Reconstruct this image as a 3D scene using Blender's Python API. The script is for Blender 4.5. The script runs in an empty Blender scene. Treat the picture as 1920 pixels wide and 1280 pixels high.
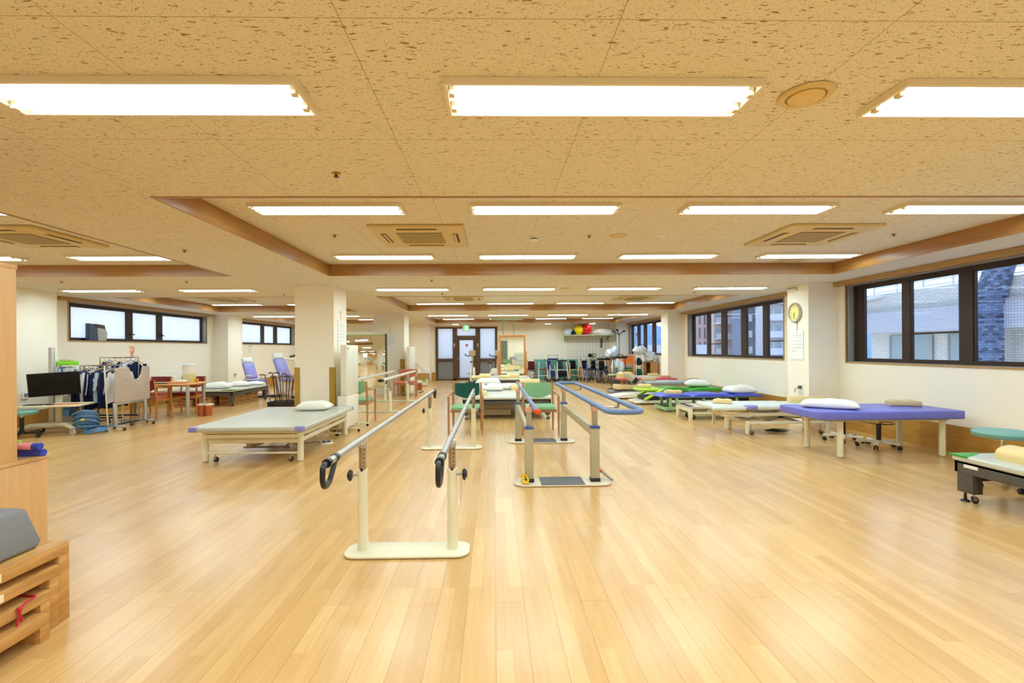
import bpy, bmesh, math, random
from mathutils import Vector, Matrix
random.seed(7)
PI = math.pi
SC = bpy.context.scene
COL = SC.collection
D = 1.345          # eye height
L = 2.42           # low ceiling level
UP = 0.16          # coffer depth

# ------------------------------------------------------------------ materials
def lin(c):
    return tuple(((v/255)/12.92 if v/255 <= .04045 else ((v/255+.055)/1.055)**2.4) for v in c) + (1.0,)

def newmat(name):
    m = bpy.data.materials.new(name); m.use_nodes = True
    nt = m.node_tree
    b = nt.nodes['Principled BSDF']
    return m, nt, b

def N(nt, typ, **kw):
    n = nt.nodes.new(typ)
    for k, v in kw.items():
        if k.startswith('i_'): n.inputs[k[2:].replace('_', ' ')].default_value = v
        else: setattr(n, k, v)
    return n

def mixc(nt, fac, a, b, blend='MIX'):
    n = nt.nodes.new('ShaderNodeMix'); n.data_type = 'RGBA'; n.blend_type = blend
    for sock, v in ((n.inputs[0], fac), (n.inputs[6], a), (n.inputs[7], b)):
        if hasattr(v, 'links') or isinstance(v, bpy.types.NodeSocket): nt.links.new(v, sock)
        else: sock.default_value = v
    return n.outputs[2]

MATS = {}
def mat(key, rgb, rough=.5, metal=0., var=.06, scale=6., spec=.5, coat=0., bump=0.):
    """plain material with a faint procedural mottling"""
    if key in MATS: return MATS[key]
    m, nt, b = newmat(key)
    c = lin(rgb)
    tc = N(nt, 'ShaderNodeTexCoord')
    ns = N(nt, 'ShaderNodeTexNoise', i_Scale=scale, i_Detail=3.0)
    nt.links.new(tc.outputs['Object'], ns.inputs['Vector'])
    d = tuple(max(0, x*(1-var)) for x in c[:3]) + (1,)
    e = tuple(min(1, x*(1+var)) for x in c[:3]) + (1,)
    nt.links.new(mixc(nt, ns.outputs['Fac'], d, e), b.inputs['Base Color'])
    b.inputs['Roughness'].default_value = rough
    b.inputs['Metallic'].default_value = metal
    b.inputs['Specular IOR Level'].default_value = spec
    b.inputs['Coat Weight'].default_value = coat
    if bump:
        n2 = N(nt, 'ShaderNodeTexNoise', i_Scale=scale*12, i_Detail=4.0)
        nt.links.new(tc.outputs['Object'], n2.inputs['Vector'])
        bp = N(nt, 'ShaderNodeBump', i_Strength=bump, i_Distance=.01)
        nt.links.new(n2.outputs['Fac'], bp.inputs['Height'])
        nt.links.new(bp.outputs[0], b.inputs['Normal'])
    MATS[key] = m
    return m

AREA_W = 24.6
def emat(key, rgb, strength):
    if key in MATS: return MATS[key]
    m, nt, b = newmat(key)
    b.inputs['Base Color'].default_value = lin(rgb)
    b.inputs['Emission Color'].default_value = lin(rgb)
    b.inputs['Emission Strength'].default_value = strength
    MATS[key] = m
    return m

def wood(key, rgb, rgb2, rough=.4, stretch=(30, 30, 2.2), rot=(0, 0, 0), amt=1.0):
    if key in MATS: return MATS[key]
    m, nt, b = newmat(key)
    tc = N(nt, 'ShaderNodeTexCoord'); mp = N(nt, 'ShaderNodeMapping')
    mp.inputs['Scale'].default_value = stretch
    mp.inputs['Rotation'].default_value = rot
    ns = N(nt, 'ShaderNodeTexNoise', i_Scale=1.0, i_Detail=6.0, i_Roughness=.6, i_Distortion=.4)
    nt.links.new(tc.outputs['Object'], mp.inputs[0]); nt.links.new(mp.outputs[0], ns.inputs['Vector'])
    cr = N(nt, 'ShaderNodeValToRGB')
    cr.color_ramp.elements[0].position = .32; cr.color_ramp.elements[1].position = .68
    cr.color_ramp.elements[0].color = lin(rgb2); cr.color_ramp.elements[1].color = lin(rgb)
    nt.links.new(ns.outputs['Fac'], cr.inputs[0]); nt.links.new(cr.outputs[0], b.inputs['Base Color'])
    b.inputs['Roughness'].default_value = rough
    MATS[key] = m
    return m

def fabric(key, rgb, rough=.9):
    return mat(key, rgb, rough, var=.10, scale=60, spec=.2, bump=.15)

# ------------------------------------------------------------------ mesh builder
def rrect(x0, x1, y0, y1, r, n=5):
    out = []
    for cx, cy, a0 in ((x1-r, y1-r, 0), (x0+r, y1-r, 90), (x0+r, y0+r, 180), (x1-r, y0+r, 270)):
        for k in range(n+1):
            a = math.radians(a0 + 90*k/n)
            out.append((cx+r*math.cos(a), cy+r*math.sin(a)))
    return out

class MB:
    def __init__(s):
        s.bm = bmesh.new()
    def _x(s, vs, M):
        if M is not None:
            bmesh.ops.transform(s.bm, matrix=M, verts=vs)
    def box(s, x0, x1, y0, y1, z0, z1, bev=0, M=None, seg=2):
        g = bmesh.ops.create_cube(s.bm, size=1)
        vs = g['verts']
        for v in vs:
            v.co = Vector(((x0+x1)/2+v.co.x*(x1-x0), (y0+y1)/2+v.co.y*(y1-y0), (z0+z1)/2+v.co.z*(z1-z0)))
        if bev:
            es = list({e for v in vs for e in v.link_edges})
            r = bmesh.ops.bevel(s.bm, geom=es, offset=bev, segments=seg, profile=.5, affect='EDGES', clamp_overlap=True)
            vs = r['verts'] if r['verts'] else vs
            vs = list({v for f in r['faces'] for v in f.verts} | {v for v in vs if v.is_valid})
        s._x(vs, M)
        return s
    def prism(s, pts, a, b, plane='xy', bev=0, M=None, seg=2):
        def P(u, v, w):
            return {'xy': (u, v, w), 'xz': (u, w, v), 'yz': (w, u, v)}[plane]
        lo = [s.bm.verts.new(P(u, v, a)) for u, v in pts]
        hi = [s.bm.verts.new(P(u, v, b)) for u, v in pts]
        n = len(pts)
        f1 = s.bm.faces.new(lo); f2 = s.bm.faces.new(hi)
        sd = [s.bm.faces.new((lo[i], lo[(i+1) % n], hi[(i+1) % n], hi[i])) for i in range(n)]
        fs = [f1, f2] + sd
        bmesh.ops.recalc_face_normals(s.bm, faces=fs)
        vs = lo+hi
        if bev:
            es = list(set(f1.edges) | set(f2.edges))
            r = bmesh.ops.bevel(s.bm, geom=es, offset=bev, segments=seg, profile=.5, affect='EDGES', clamp_overlap=True)
            vs = list({v for f in r['faces'] for v in f.verts} | {v for v in vs if v.is_valid} | {v for f in fs if f.is_valid for v in f.verts})
        s._x(vs, M)
        return s
    def slab(s, x0, x1, y0, y1, z0, z1, r=.05, bev=.015, M=None, seg=3):
        return s.prism(rrect(x0, x1, y0, y1, r), z0, z1, 'xy', bev, M, seg)
    def tube(s, pts, r, n=8, closed=False, M=None, rs=None):
        pts = [Vector(p) for p in pts]
        P = [pts[0]]
        for p in pts[1:]:
            if (p-P[-1]).length > 1e-5: P.append(p)
        pts = P; m = len(pts)
        def tang(i):
            if closed: return (pts[(i+1) % m]-pts[i-1]).normalized()
            a = pts[max(i-1, 0)]; b = pts[min(i+1, m-1)]
            return (b-a).normalized()
        t = tang(0)
        nrm = t.orthogonal().normalized()
        if abs(t.z) < .9:
            nrm = t.cross(Vector((0, 0, 1))).normalized()
        rings = []
        for i in range(m):
            t2 = tang(i)
            nrm = (nrm - t2*nrm.dot(t2)).normalized()
            bn = t2.cross(nrm)
            rr = rs[i] if rs else r
            rings.append([s.bm.verts.new(pts[i] + (nrm*math.cos(2*PI*k/n)+bn*math.sin(2*PI*k/n))*rr) for k in range(n)])
        fs = []
        for i in range(m if closed else m-1):
            a = rings[i]; b = rings[(i+1) % m]
            for k in range(n):
                fs.append(s.bm.faces.new((a[k], a[(k+1) % n], b[(k+1) % n], b[k])))
        if not closed:
            fs.append(s.bm.faces.new(rings[0][::-1])); fs.append(s.bm.faces.new(rings[-1]))
        bmesh.ops.recalc_face_normals(s.bm, faces=fs)
        s._x([v for r_ in rings for v in r_], M)
        return s
    def cyl(s, p0, p1, r, n=12, r2=None, M=None):
        return s.tube([p0, p1], r, n, M=M, rs=[r, r if r2 is None else r2])
    def lathe(s, prof, n=20, c=(0, 0, 0), axis='z', M=None):
        rings = []
        for r, h in prof:
            ring = []
            for k in range(n):
                a = 2*PI*k/n; u, v = r*math.cos(a), r*math.sin(a)
                p = {'z': (u, v, h), 'y': (u, h, v), 'x': (h, u, v)}[axis]
                ring.append(s.bm.verts.new((c[0]+p[0], c[1]+p[1], c[2]+p[2])))
            rings.append(ring)
        fs = []
        for a, b in zip(rings, rings[1:]):
            for k in range(n):
                fs.append(s.bm.faces.new((a[k], a[(k+1) % n], b[(k+1) % n], b[k])))
        fs.append(s.bm.faces.new(rings[0])); fs.append(s.bm.faces.new(rings[-1]))
        bmesh.ops.recalc_face_normals(s.bm, faces=fs)
        s._x([v for r_ in rings for v in r_], M)
        return s
    def ball(s, c, r, sc=(1, 1, 1), u=16, v=10, M=None):
        g = bmesh.ops.create_uvsphere(s.bm, u_segments=u, v_segments=v, radius=r)
        for w in g['verts']:
            w.co = Vector((c[0]+w.co.x*sc[0], c[1]+w.co.y*sc[1], c[2]+w.co.z*sc[2]))
        s._x(g['verts'], M)
        return s
    def pillow(s, c, sx, sy, sz, seed=0, M=None, n=18, flat=.35):
        """soft cushion: pinched edges, crumpled top, flatter underside"""
        rnd = random.Random(seed); ph = [rnd.uniform(0, 6) for _ in range(6)]
        top, bot = {}, {}
        for i in range(n+1):
            for j in range(n+1):
                u = -1+2*i/n; v = -1+2*j/n
                e = (max(0, 1-abs(u)**3.2)*max(0, 1-abs(v)**3.2))**.55
                pin = 1-.09*(1-abs(v)**2)*abs(u)**4; pin2 = 1-.09*(1-abs(u)**2)*abs(v)**4
                w = .10*math.sin(5*u+ph[0]+2*v)*math.sin(4*v+ph[1])+.06*math.sin(9*u+7*v+ph[2])+.04*math.sin(13*v-5*u+ph[3])
                x = c[0]+u*sx/2*pin; y = c[1]+v*sy/2*pin2
                top[i, j] = s.bm.verts.new((x, y, c[2]+sz*(flat+(1-flat)*e*(1+w))))
                if i in (0, n) or j in (0, n): bot[i, j] = top[i, j]
                else: bot[i, j] = s.bm.verts.new((x, y, c[2]+sz*flat*(1-e)*.9))
        fs = []
        for i in range(n):
            for j in range(n):
                fs.append(s.bm.faces.new((top[i, j], top[i+1, j], top[i+1, j+1], top[i, j+1])))
                q = (bot[i, j], bot[i, j+1], bot[i+1, j+1], bot[i+1, j])
                fs.append(s.bm.faces.new(q))
        s._x(list(set(top.values()) | set(bot.values())), M)
        return s
    def sheet(s, f, nu, nv, th=.004, M=None):
        """a thin solid cloth: f(u,v) -> point"""
        A = [[s.bm.verts.new(f(i/nu, j/nv)) for j in range(nv+1)] for i in range(nu+1)]
        fs = []
        for i in range(nu):
            for j in range(nv):
                fs.append(s.bm.faces.new((A[i][j], A[i+1][j], A[i+1][j+1], A[i][j+1])))
        bmesh.ops.recalc_face_normals(s.bm, faces=fs)
        r = bmesh.ops.solidify(s.bm, geom=fs, thickness=th)
        vs = [v for row in A for v in row] + [g for g in r['geom'] if isinstance(g, bmesh.types.BMVert)]
        s._x(list(set(vs)), M)
        return s
    def build(s, name, m, parent=None, loc=None, smooth=True):
        me = bpy.data.meshes.new(name)
        if smooth:
            for f in s.bm.faces: f.smooth = True
            for e in s.bm.edges:
                e.smooth = not (len(e.link_faces) != 2 or e.calc_face_angle(0) > .6)
        s.bm.to_mesh(me); s.bm.free()
        o = bpy.data.objects.new(name, me)
        me.materials.append(m)
        COL.objects.link(o)
        if parent is not None: o.parent = parent
        if loc is not None: o.location = loc
        return o

def tag(o, label, cat, group=None):
    o['label'] = label; o['category'] = cat
    if group: o['group'] = group
    return o
def thing(name, label, cat, loc=(0, 0, 0), rz=0, group=None):
    o = bpy.data.objects.new(name, None); COL.objects.link(o)
    o.empty_display_size = .1
    o.location = loc; o.rotation_euler = (0, 0, rz)
    return tag(o, label, cat, group)
def struct(o):
    o['kind'] = 'structure'; return o
def single(mb, name, m, label, cat, loc=(0, 0, 0), rz=0, group=None, rot=None):
    o = mb.build(name, m); o.location = loc
    o.rotation_euler = rot if rot else (0, 0, rz)
    return tag(o, label, cat, group)
def kids(o): return [c for c in list(bpy.data.objects) if c.parent == o]
CH = {}
def dup(root, loc, rz=0, label=None, group=None, rot=None):
    if root.name not in CH:
        CH[root.name] = [(c, kids(c)) for c in kids(root)]
    r = root.copy(); COL.objects.link(r)
    r.location = loc; r.rotation_euler = rot if rot else (0, 0, rz)
    if label: r['label'] = label
    if group: r['group'] = group
    for c, gs in CH[root.name]:
        c2 = c.copy(); COL.objects.link(c2); c2.parent = r
        for g in gs:
            g2 = g.copy(); COL.objects.link(g2); g2.parent = c2
    return r
def RX(a): return Matrix.Rotation(a, 4, 'X')
def RY(a): return Matrix.Rotation(a, 4, 'Y')
def RZ(a): return Matrix.Rotation(a, 4, 'Z')
def TR(x, y, z): return Matrix.Translation((x, y, z))
def arc(cx, cy, r, a0, a1, n=8):
    return [(cx+r*math.cos(math.radians(a0+(a1-a0)*k/n)), cy+r*math.sin(math.radians(a0+(a1-a0)*k/n))) for k in range(n+1)]
def roundpath(pts, r, n=5, closed=False):
    """polyline with its corners rounded"""
    P = [Vector(p) for p in pts]; m = len(P); out = []
    for i, p in enumerate(P):
        if not closed and i in (0, m-1): out.append(p); continue
        a = P[i-1]; b = P[(i+1) % m]
        d1 = (a-p); d2 = (b-p); q = min(r, d1.length*.49, d2.length*.49)
        s0 = p+d1.normalized()*q; s1 = p+d2.normalized()*q
        for k in range(n+1):
            t = k/n
            out.append(s0*(1-t)**2+p*2*t*(1-t)+s1*t*t)
    return out

# ------------------------------------------------------------------ palette
cream_metal = mat('cream_metal', (226, 220, 192), .35)
white_metal = mat('white_metal', (232, 228, 216), .35)
chrome = mat('chrome', (215, 215, 215), .16, 1.0, var=.02)
steel = mat('steel', (175, 172, 168), .28, 1.0, var=.03)
alum = mat('aluminium', (196, 198, 200), .35, .8, var=.03)
black_pl = mat('black_plastic', (22, 22, 24), .3)
black_rub = mat('black_rubber', (30, 30, 32), .6)
grey_pl = mat('grey_plastic', (130, 132, 134), .45)
dark_grey = mat('dark_grey_metal', (78, 74, 68), .45)
white_pl = mat('white_plastic', (236, 234, 228), .4)
paper = mat('paper', (240, 240, 242), .7, var=.02)
cotton = fabric('white_cotton', (240, 238, 234))
vinyl_grey = mat('grey_vinyl', (192, 194, 182), .32, var=.04)
vinyl_pale = mat('pale_vinyl', (214, 222, 218), .35, var=.04)
vinyl_lilac = mat('lilac_vinyl', (140, 136, 208), .35, var=.05)
vinyl_purple = mat('purple_vinyl', (108, 112, 204), .38, var=.05)
vinyl_tan = mat('tan_vinyl', (224, 200, 140), .4, var=.05)
vinyl_beige = mat('beige_vinyl', (206, 184, 140), .5, var=.05)
vinyl_green = mat('green_vinyl', (52, 150, 28), .32, var=.06)
vinyl_lime = mat('lime_vinyl', (176, 214, 62), .35, var=.05)
vinyl_blue = mat('blue_vinyl', (66, 84, 200), .35, var=.05)
mint_metal = mat('mint_metal', (150, 192, 140), .4)
green_fab = fabric('sage_fabric', (134, 178, 138))
dkgreen_fab = fabric('dark_green_fabric', (38, 84, 74))
red_fab = fabric('coral_fabric', (198, 118, 98))
wine_fab = fabric('wine_fabric', (128, 52, 52))
teal_vinyl = mat('teal_vinyl', (112, 160, 150), .5)
chair_wood = wood('chair_wood', (188, 136, 94), (166, 114, 72), .4, (40, 40, 3))
maple = wood('maple_board', (216, 172, 118), (208, 160, 104), .42, (60, 60, 2.5))
step_wood = wood('worn_pine', (208, 158, 92), (176, 122, 62), .5, (40, 4, 40))
oak_trim = wood('oak_trim', (178, 130, 72), (156, 108, 54), .3, (1.5, 1.5, 30))
pale_trim = wood('pale_trim', (186, 150, 92), (172, 136, 80), .4, (2, 2, 20))
wainscot_m = wood('wainscot_wood', (190, 142, 66), (168, 120, 46), .35, (3, 3, 26))
bronze = mat('bronze_frame', (58, 42, 36), .38, .3)
navy_fab = fabric('navy_fabric', (30, 38, 72))
WORLD = 2.1; EXPO = 0.0
# ================================================================== ROOM
XL, XR, YB, YF = -8.42, 5.80, -3.4, 21.0

def floor_mat():
    m, nt, b = newmat('plank_floor')
    tc = N(nt, 'ShaderNodeTexCoord'); mp = N(nt, 'ShaderNodeMapping')
    mp.inputs['Rotation'].default_value = (0, 0, PI/2)
    nt.links.new(tc.outputs['Object'], mp.inputs[0])
    def brick(w, h, mort, off, freq, c1, c2, cm, bias=0):
        n = N(nt, 'ShaderNodeTexBrick', offset=off, offset_frequency=freq)
        n.inputs['Scale'].default_value = 1
        n.inputs['Brick Width'].default_value = w; n.inputs['Row Height'].default_value = h
        n.inputs['Mortar Size'].default_value = mort; n.inputs['Mortar Smooth'].default_value = .2
        n.inputs['Bias'].default_value = bias
        n.inputs['Color1'].default_value = c1; n.inputs['Color2'].default_value = c2; n.inputs['Mortar'].default_value = cm
        nt.links.new(mp.outputs[0], n.inputs['Vector'])
        return n
    A = lin((225, 183, 121)); B = lin((211, 165, 102))
    strips = brick(.91, .0758, .0004, .37, 3, A, B, lin((190, 140, 82)), -.1)
    planks = brick(1.82, .1516, .0011, .41, 3, (1, 1, 1, 1), (.86, .84, .80, 1), (.50, .40, .28, 1), -.15)
    col = mixc(nt, 1.0, strips.outputs['Color'], planks.outputs['Color'], 'MULTIPLY')
    gm = N(nt, 'ShaderNodeMapping'); gm.inputs['Scale'].default_value = (26, 1.6, 1)
    nt.links.new(tc.outputs['Object'], gm.inputs[0])
    g = N(nt, 'ShaderNodeTexNoise', i_Scale=1.6, i_Detail=7.0, i_Roughness=.62, i_Distortion=.6)
    nt.links.new(gm.outputs[0], g.inputs['Vector'])
    cr = N(nt, 'ShaderNodeValToRGB')
    cr.color_ramp.elements[0].position = .3; cr.color_ramp.elements[1].position = .72
    cr.color_ramp.elements[0].color = (.86, .83, .78, 1); cr.color_ramp.elements[1].color = (1, 1, 1, 1)
    nt.links.new(g.outputs['Fac'], cr.inputs[0])
    col = mixc(nt, 1.0, col, cr.outputs[0], 'MULTIPLY')
    nt.links.new(col, b.inputs['Base Color'])
    b.inputs['Roughness'].default_value = .27
    b.inputs['Specular IOR Level'].default_value = .6
    b.inputs['Coat Weight'].default_value = .25; b.inputs['Coat Roughness'].default_value = .22
    return m

def ceiling_mat():
    m, nt, b = newmat('fissured_ceiling_tile')
    tc = N(nt, 'ShaderNodeTexCoord')
    base = lin((228, 222, 211)); dark = lin((152, 124, 84))
    # long fissures
    mp = N(nt, 'ShaderNodeMapping'); mp.inputs['Scale'].default_value = (30, 95, 1)
    nt.links.new(tc.outputs['Object'], mp.inputs[0])
    n1 = N(nt, 'ShaderNodeTexNoise', i_Scale=1.0, i_Detail=2.5, i_Roughness=.6, i_Distortion=.6)
    nt.links.new(mp.outputs[0], n1.inputs['Vector'])
    r1 = N(nt, 'ShaderNodeValToRGB')
    e = r1.color_ramp.elements; e[0].position = .615; e[0].color = (0, 0, 0, 1); e[1].position = .665; e[1].color = (1, 1, 1, 1)
    nt.links.new(n1.outputs['Fac'], r1.inputs[0])
    # pin holes
    mp2 = N(nt, 'ShaderNodeMapping'); mp2.inputs['Scale'].default_value = (85, 110, 1)
    nt.links.new(tc.outputs['Object'], mp2.inputs[0])
    v = N(nt, 'ShaderNodeTexVoronoi', i_Scale=1.0)
    nt.links.new(mp2.outputs[0], v.inputs['Vector'])
    r2 = N(nt, 'ShaderNodeValToRGB')
    e = r2.color_ramp.elements; e[0].position = .12; e[0].color = (.8, .8, .8, 1); e[1].position = .28; e[1].color = (0, 0, 0, 1)
    nt.links.new(v.outputs['Distance'], r2.inputs[0])
    # joints of the 910 mm boards
    bm_ = N(nt, 'ShaderNodeMapping'); bm_.inputs['Location'].default_value = (.494, .246, 0)
    nt.links.new(tc.outputs['Object'], bm_.inputs[0])
    br = N(nt, 'ShaderNodeTexBrick', offset=0.0, offset_frequency=2)
    br.inputs['Scale'].default_value = 1; br.inputs['Brick Width'].default_value = .915; br.inputs['Row Height'].default_value = .909
    br.inputs['Mortar Size'].default_value = .0016; br.inputs['Mortar Smooth'].default_value = .1
    br.inputs['Color1'].default_value = (0, 0, 0, 1); br.inputs['Color2'].default_value = (0, 0, 0, 1); br.inputs['Mortar'].default_value = (.8, .8, .8, 1)
    nt.links.new(bm_.outputs[0], br.inputs['Vector'])
    f = mixc(nt, 1.0, r1.outputs[0], r2.outputs[0], 'LIGHTEN')
    f = mixc(nt, 1.0, f, br.outputs['Color'], 'LIGHTEN')
    nt.links.new(mixc(nt, f, base, dark), b.inputs['Base Color'])
    b.inputs['Roughness'].default_value = .9; b.inputs['Specular IOR Level'].default_value = .15
    return m

wall_m = mat('wallpaper', (246, 240, 226), .8, var=.015, scale=30, spec=.2, bump=.08)
floor_m = floor_mat(); ceil_m = ceiling_mat()

struct(MB().box(XL-.3, XR+.3, YB-.2, YF+.2, -.12, 0).build('floor', floor_m))

# ceiling with its raised coffers
CX = [(-7.58, -3.77), (-2.385, 5.02)]
CY = [(3.40, 7.02), (9.77, 13.47), (16.42, 20.02)]
def ceiling():
    bm = bmesh.new()
    xs = sorted({XL-.3, XR+.3} | {v for p in CX for v in p}); ys = sorted({YB-.2, YF+.2} | {v for p in CY for v in p})
    def q(a): 
        f = bm.faces.new([bm.verts.new(p) for p in a])
    for x0, x1 in zip(xs, xs[1:]):
        for y0, y1 in zip(ys, ys[1:]):
            hi = any(abs(x0-c[0]) < 1e-6 for c in CX) and any(abs(y0-c[0]) < 1e-6 for c in CY)
            z = L+UP if hi else L
            q([(x0, y0, z), (x0, y1, z), (x1, y1, z), (x1, y0, z)])
            q([(x0, y0, L+.4), (x1, y0, L+.4), (x1, y1, L+.4), (x0, y1, L+.4)])
            if hi:
                for a, b in (((x0, y0), (x0, y1)), ((x0, y1), (x1, y1)), ((x1, y1), (x1, y0)), ((x1, y0), (x0, y0))):
                    q([(a[0], a[1], L), (b[0], b[1], L), (b[0], b[1], L+UP), (a[0], a[1], L+UP)])
    bmesh.ops.remove_doubles(bm, verts=bm.verts, dist=1e-5)
    me = bpy.data.meshes.new('ceiling'); bm.to_mesh(me); bm.free()
    me.materials.append(ceil_m)
    o = bpy.data.objects.new('ceiling', me); COL.objects.link(o); struct(o)
ceiling()
k = 1
for x0, x1 in CX:
    for y0, y1 in CY:
        t = .022; mb = MB()
        for a in ((x0, x0+t, y0, y1), (x1-t, x1, y0, y1), (x0+t, x1-t, y0, y0+t), (x0+t, x1-t, y1-t, y1)):
            mb.box(*a, L-.006, L+UP-.001)
        struct(mb.build('trim_%d' % k, oak_trim, smooth=False)); k += 1

# walls with window openings; the wall strip is made of boxes around the openings
def wall_x(name, x0, x1, ya, yb, holes, m):
    """wall slab between x0,x1 running along Y with holes (y0,y1,z0,z1)"""
    mb = MB(); y = ya
    for (h0, h1, z0, z1) in sorted(holes):
        mb.box(x0, x1, y, h0, 0, L); mb.box(x0, x1, h0, h1, 0, z0); mb.box(x0, x1, h0, h1, z1, L)
        y = h1
    mb.box(x0, x1, y, yb, 0, L)
    return struct(mb.build(name, m, smooth=False))
RW = [(1.6, 7.83, 1.10, 2.34), (9.55, 14.30, 1.10, 2.34), (16.4, 20.6, 1.10, 2.34)]
LW = [(-1.5, 7.4, 1.575, 2.34), (9.72, 14.30, 1.575, 2.34), (16.1, 20.5, 1.575, 2.34)]
wall_x('wall_right', XR, XR+.24, YB, YF, RW, wall_m)
wall_x('wall_left', XL-.24, XL, YB, YF, LW[1:], wall_m)
struct(MB().box(XL-.24, XR+.24, YB-.2, YB, 0, L).build('wall_back', wall_m, smooth=False))
DX0, DX1, DZ = -2.52, .135, 2.30
mb = MB(); mb.box(XL-.24, DX0, YF, YF+.2, 0, L); mb.box(DX1, XR+.24, YF, YF+.2, 0, L); mb.box(DX0, DX1, YF, YF+.2, DZ, L)
struct(mb.build('wall_front', wall_m, smooth=False))

# columns
colm = mat('column_wallpaper', (246, 240, 226), .8, var=.015, scale=30, spec=.2, bump=.08)
n = 1
def column(x0, x1, y0, y1):
    global n
    o = struct(MB().box(x0, x1, y0, y1, 0, L).build('wall_column_%d' % n, colm, smooth=False)); n += 1
    return o
column(-3.31, -2.67, 8.10, 8.80)
column(-3.64, -2.71, 14.62, 15.45)
column(5.28, XR, 8.00, 8.58)
column(5.30, XR, 14.60, 15.20)
column(XL, -7.93, 8.10, 8.92)
column(XL, -7.97, 14.62, 15.45)
column(-3.45, -2.72, 20.45, YF)
column(5.28, XR, 20.65, YF)

# wood guards at the column corners
gm_ = mat('guard_laminate', (178, 140, 52), .4)
def guard(x, y, sx, h, nm, w=.055, wy=.055):
    mb = MB()
    mb.box(min(x, x+sx*w), max(x, x+sx*w), y-.012, y, 0.0, h)
    mb.box(min(x, x-sx*.012), max(x, x-sx*.012), y-.012, y+wy, 0.0, h)
    struct(mb.build(nm, gm_, smooth=False))
guard(-3.31, 8.10, 1, 1.06, 'trim_guard_1', .075)
guard(-2.67, 8.10, -1, 1.06, 'trim_guard_2', .075)
guard(-2.71, 14.62, -1, 1.06, 'trim_guard_3', .12)

# wainscot / baseboards
wh = .345
def base(nm, boxes):
    mb = MB()
    for b in boxes: mb.box(*b)
    struct(mb.build(nm, wainscot_m, smooth=False))
base('baseboard_right', [(XR-.014, XR, YB, 8.0, 0, wh), (XR-.014, XR, 8.58, 14.6, 0, wh), (XR-.014, XR, 15.2, 20.65, 0, wh)])
base('baseboard_left', [(XL, XL+.014, YB, 8.1, 0, wh), (XL, XL+.014, 8.92, 14.62, 0, wh), (XL, XL+.014, 15.45, YF, 0, wh),
                        (-7.93, -7.916, 8.1, 8.92, 0, wh), (XL, -7.93, 8.088, 8.1, 0, wh), (-7.97, -7.956, 14.62, 15.45, 0, wh)])
base('baseboard_front', [(XL, -3.45, YF-.014, YF, 0, wh), (-2.72, DX0, YF-.014, YF, 0, wh), (-3.45, -2.72, 20.436, 20.45, 0, wh), (DX1, 5.28, YF-.014, YF, 0, .08)])

# curtain boxes / wood headers above the windows and wood frames round the openings
def window_side(k, xin, sgn, y0, y1, z0, z1, panes, frosted, mull):
    """xin inner wall plane, sgn +1 for the right wall (outwards = +x)"""
    def X(a): return xin+sgn*a
    def bx(mb, a0, a1, *r): mb.box(min(X(a0), X(a1)), max(X(a0), X(a1)), *r)
    # casing
    mb = MB(); w = .022; kk = 1.017 if sgn > 0 else 1.014
    mull = [(a*kk, b*kk) for a, b in mull]; panes = [(a*kk, b*kk, r) for a, b, r in panes]
    bx(mb, -.014, .012, y0-w, y1+w, z0-w, z0); bx(mb, -.014, .012, y0-w, y0, z0, z1+.01); bx(mb, -.014, .012, y1, y1+w, z0, z1+.01)
    bx(mb, -.014, .012, y0-w, y1+w, z1, z1+.03)
    root = struct(mb.build('window_%d' % k, pale_trim, smooth=False))
    # header board
    mb = MB(); bx(mb, -.10, .0, y0-.28, y1+.28, z1+.012, L-.004)
    struct(mb.build('trim_header_%d' % k, pale_trim, smooth=False))
    # sill reveal
    al = mat('reveal_aluminium', (170, 172, 172), .45, .2)
    mb = MB(); bx(mb, .012, .22, y0-.003, y1+.003, z0-.003, z0+.003); bx(mb, .012, .22, y0-.003, y0+.003, z0, z1); bx(mb, .012, .22, y1-.003, y1+.003, z0, z1); bx(mb, .012, .22, y0, y1, z1-.003, z1+.003)
    o = mb.build('window_reveal', al, root, smooth=False)
    # dark outer frame, bars and sashes
    mb = MB(); f = .045; y0 += .004; y1 -= .004
    bx(mb, .12, .19, y0, y1, z0+.003, z0+f); bx(mb, .12, .19, y0, y1, z1-f-.02, z1-.003)
    bx(mb, .12, .19, y0, y0+f, z0+f, z1-f); bx(mb, .12, .19, y1-f-.03, y1, z0+f, z1-f)
    pa = min(p[0] for p in panes); pb = max(p[1] for p in panes)
    mull = mull+[(y0+f-.002, pa), (pb, y1-f-.028)]
    for (a, b) in [m_ for m_ in mull if m_[1] > m_[0]]: bx(mb, .125, .185, a, b, z0+f, z1-f)
    mb.build('window_frame', bronze, root, smooth=False)
    for (a, b, rail) in panes:
        mb = MB(); s = .014
        bx(mb, .13, .165, a, b, z0+f, z0+f+s); bx(mb, .13, .165, a, b, z1-f-.02-s, z1-f-.02)
        bx(mb, .13, .165, a, a+s, z0+f+s, z1-f-.02-s); bx(mb, .13, .165, b-s, b, z0+f+s, z1-f-.02-s)
        if rail: bx(mb, .14, .155, a+s, b-s, z0+rail, z0+rail+.025)
        sa = mb.build('window_sash', bronze, root, smooth=False)
        mb = MB(); bx(mb, .146, .150, a+s, b-s, z0+f+s, z1-f-.02-s)
        mb.build('window_glass', frost_m if frosted else glass_m, sa, smooth=False)
    return root

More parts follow.
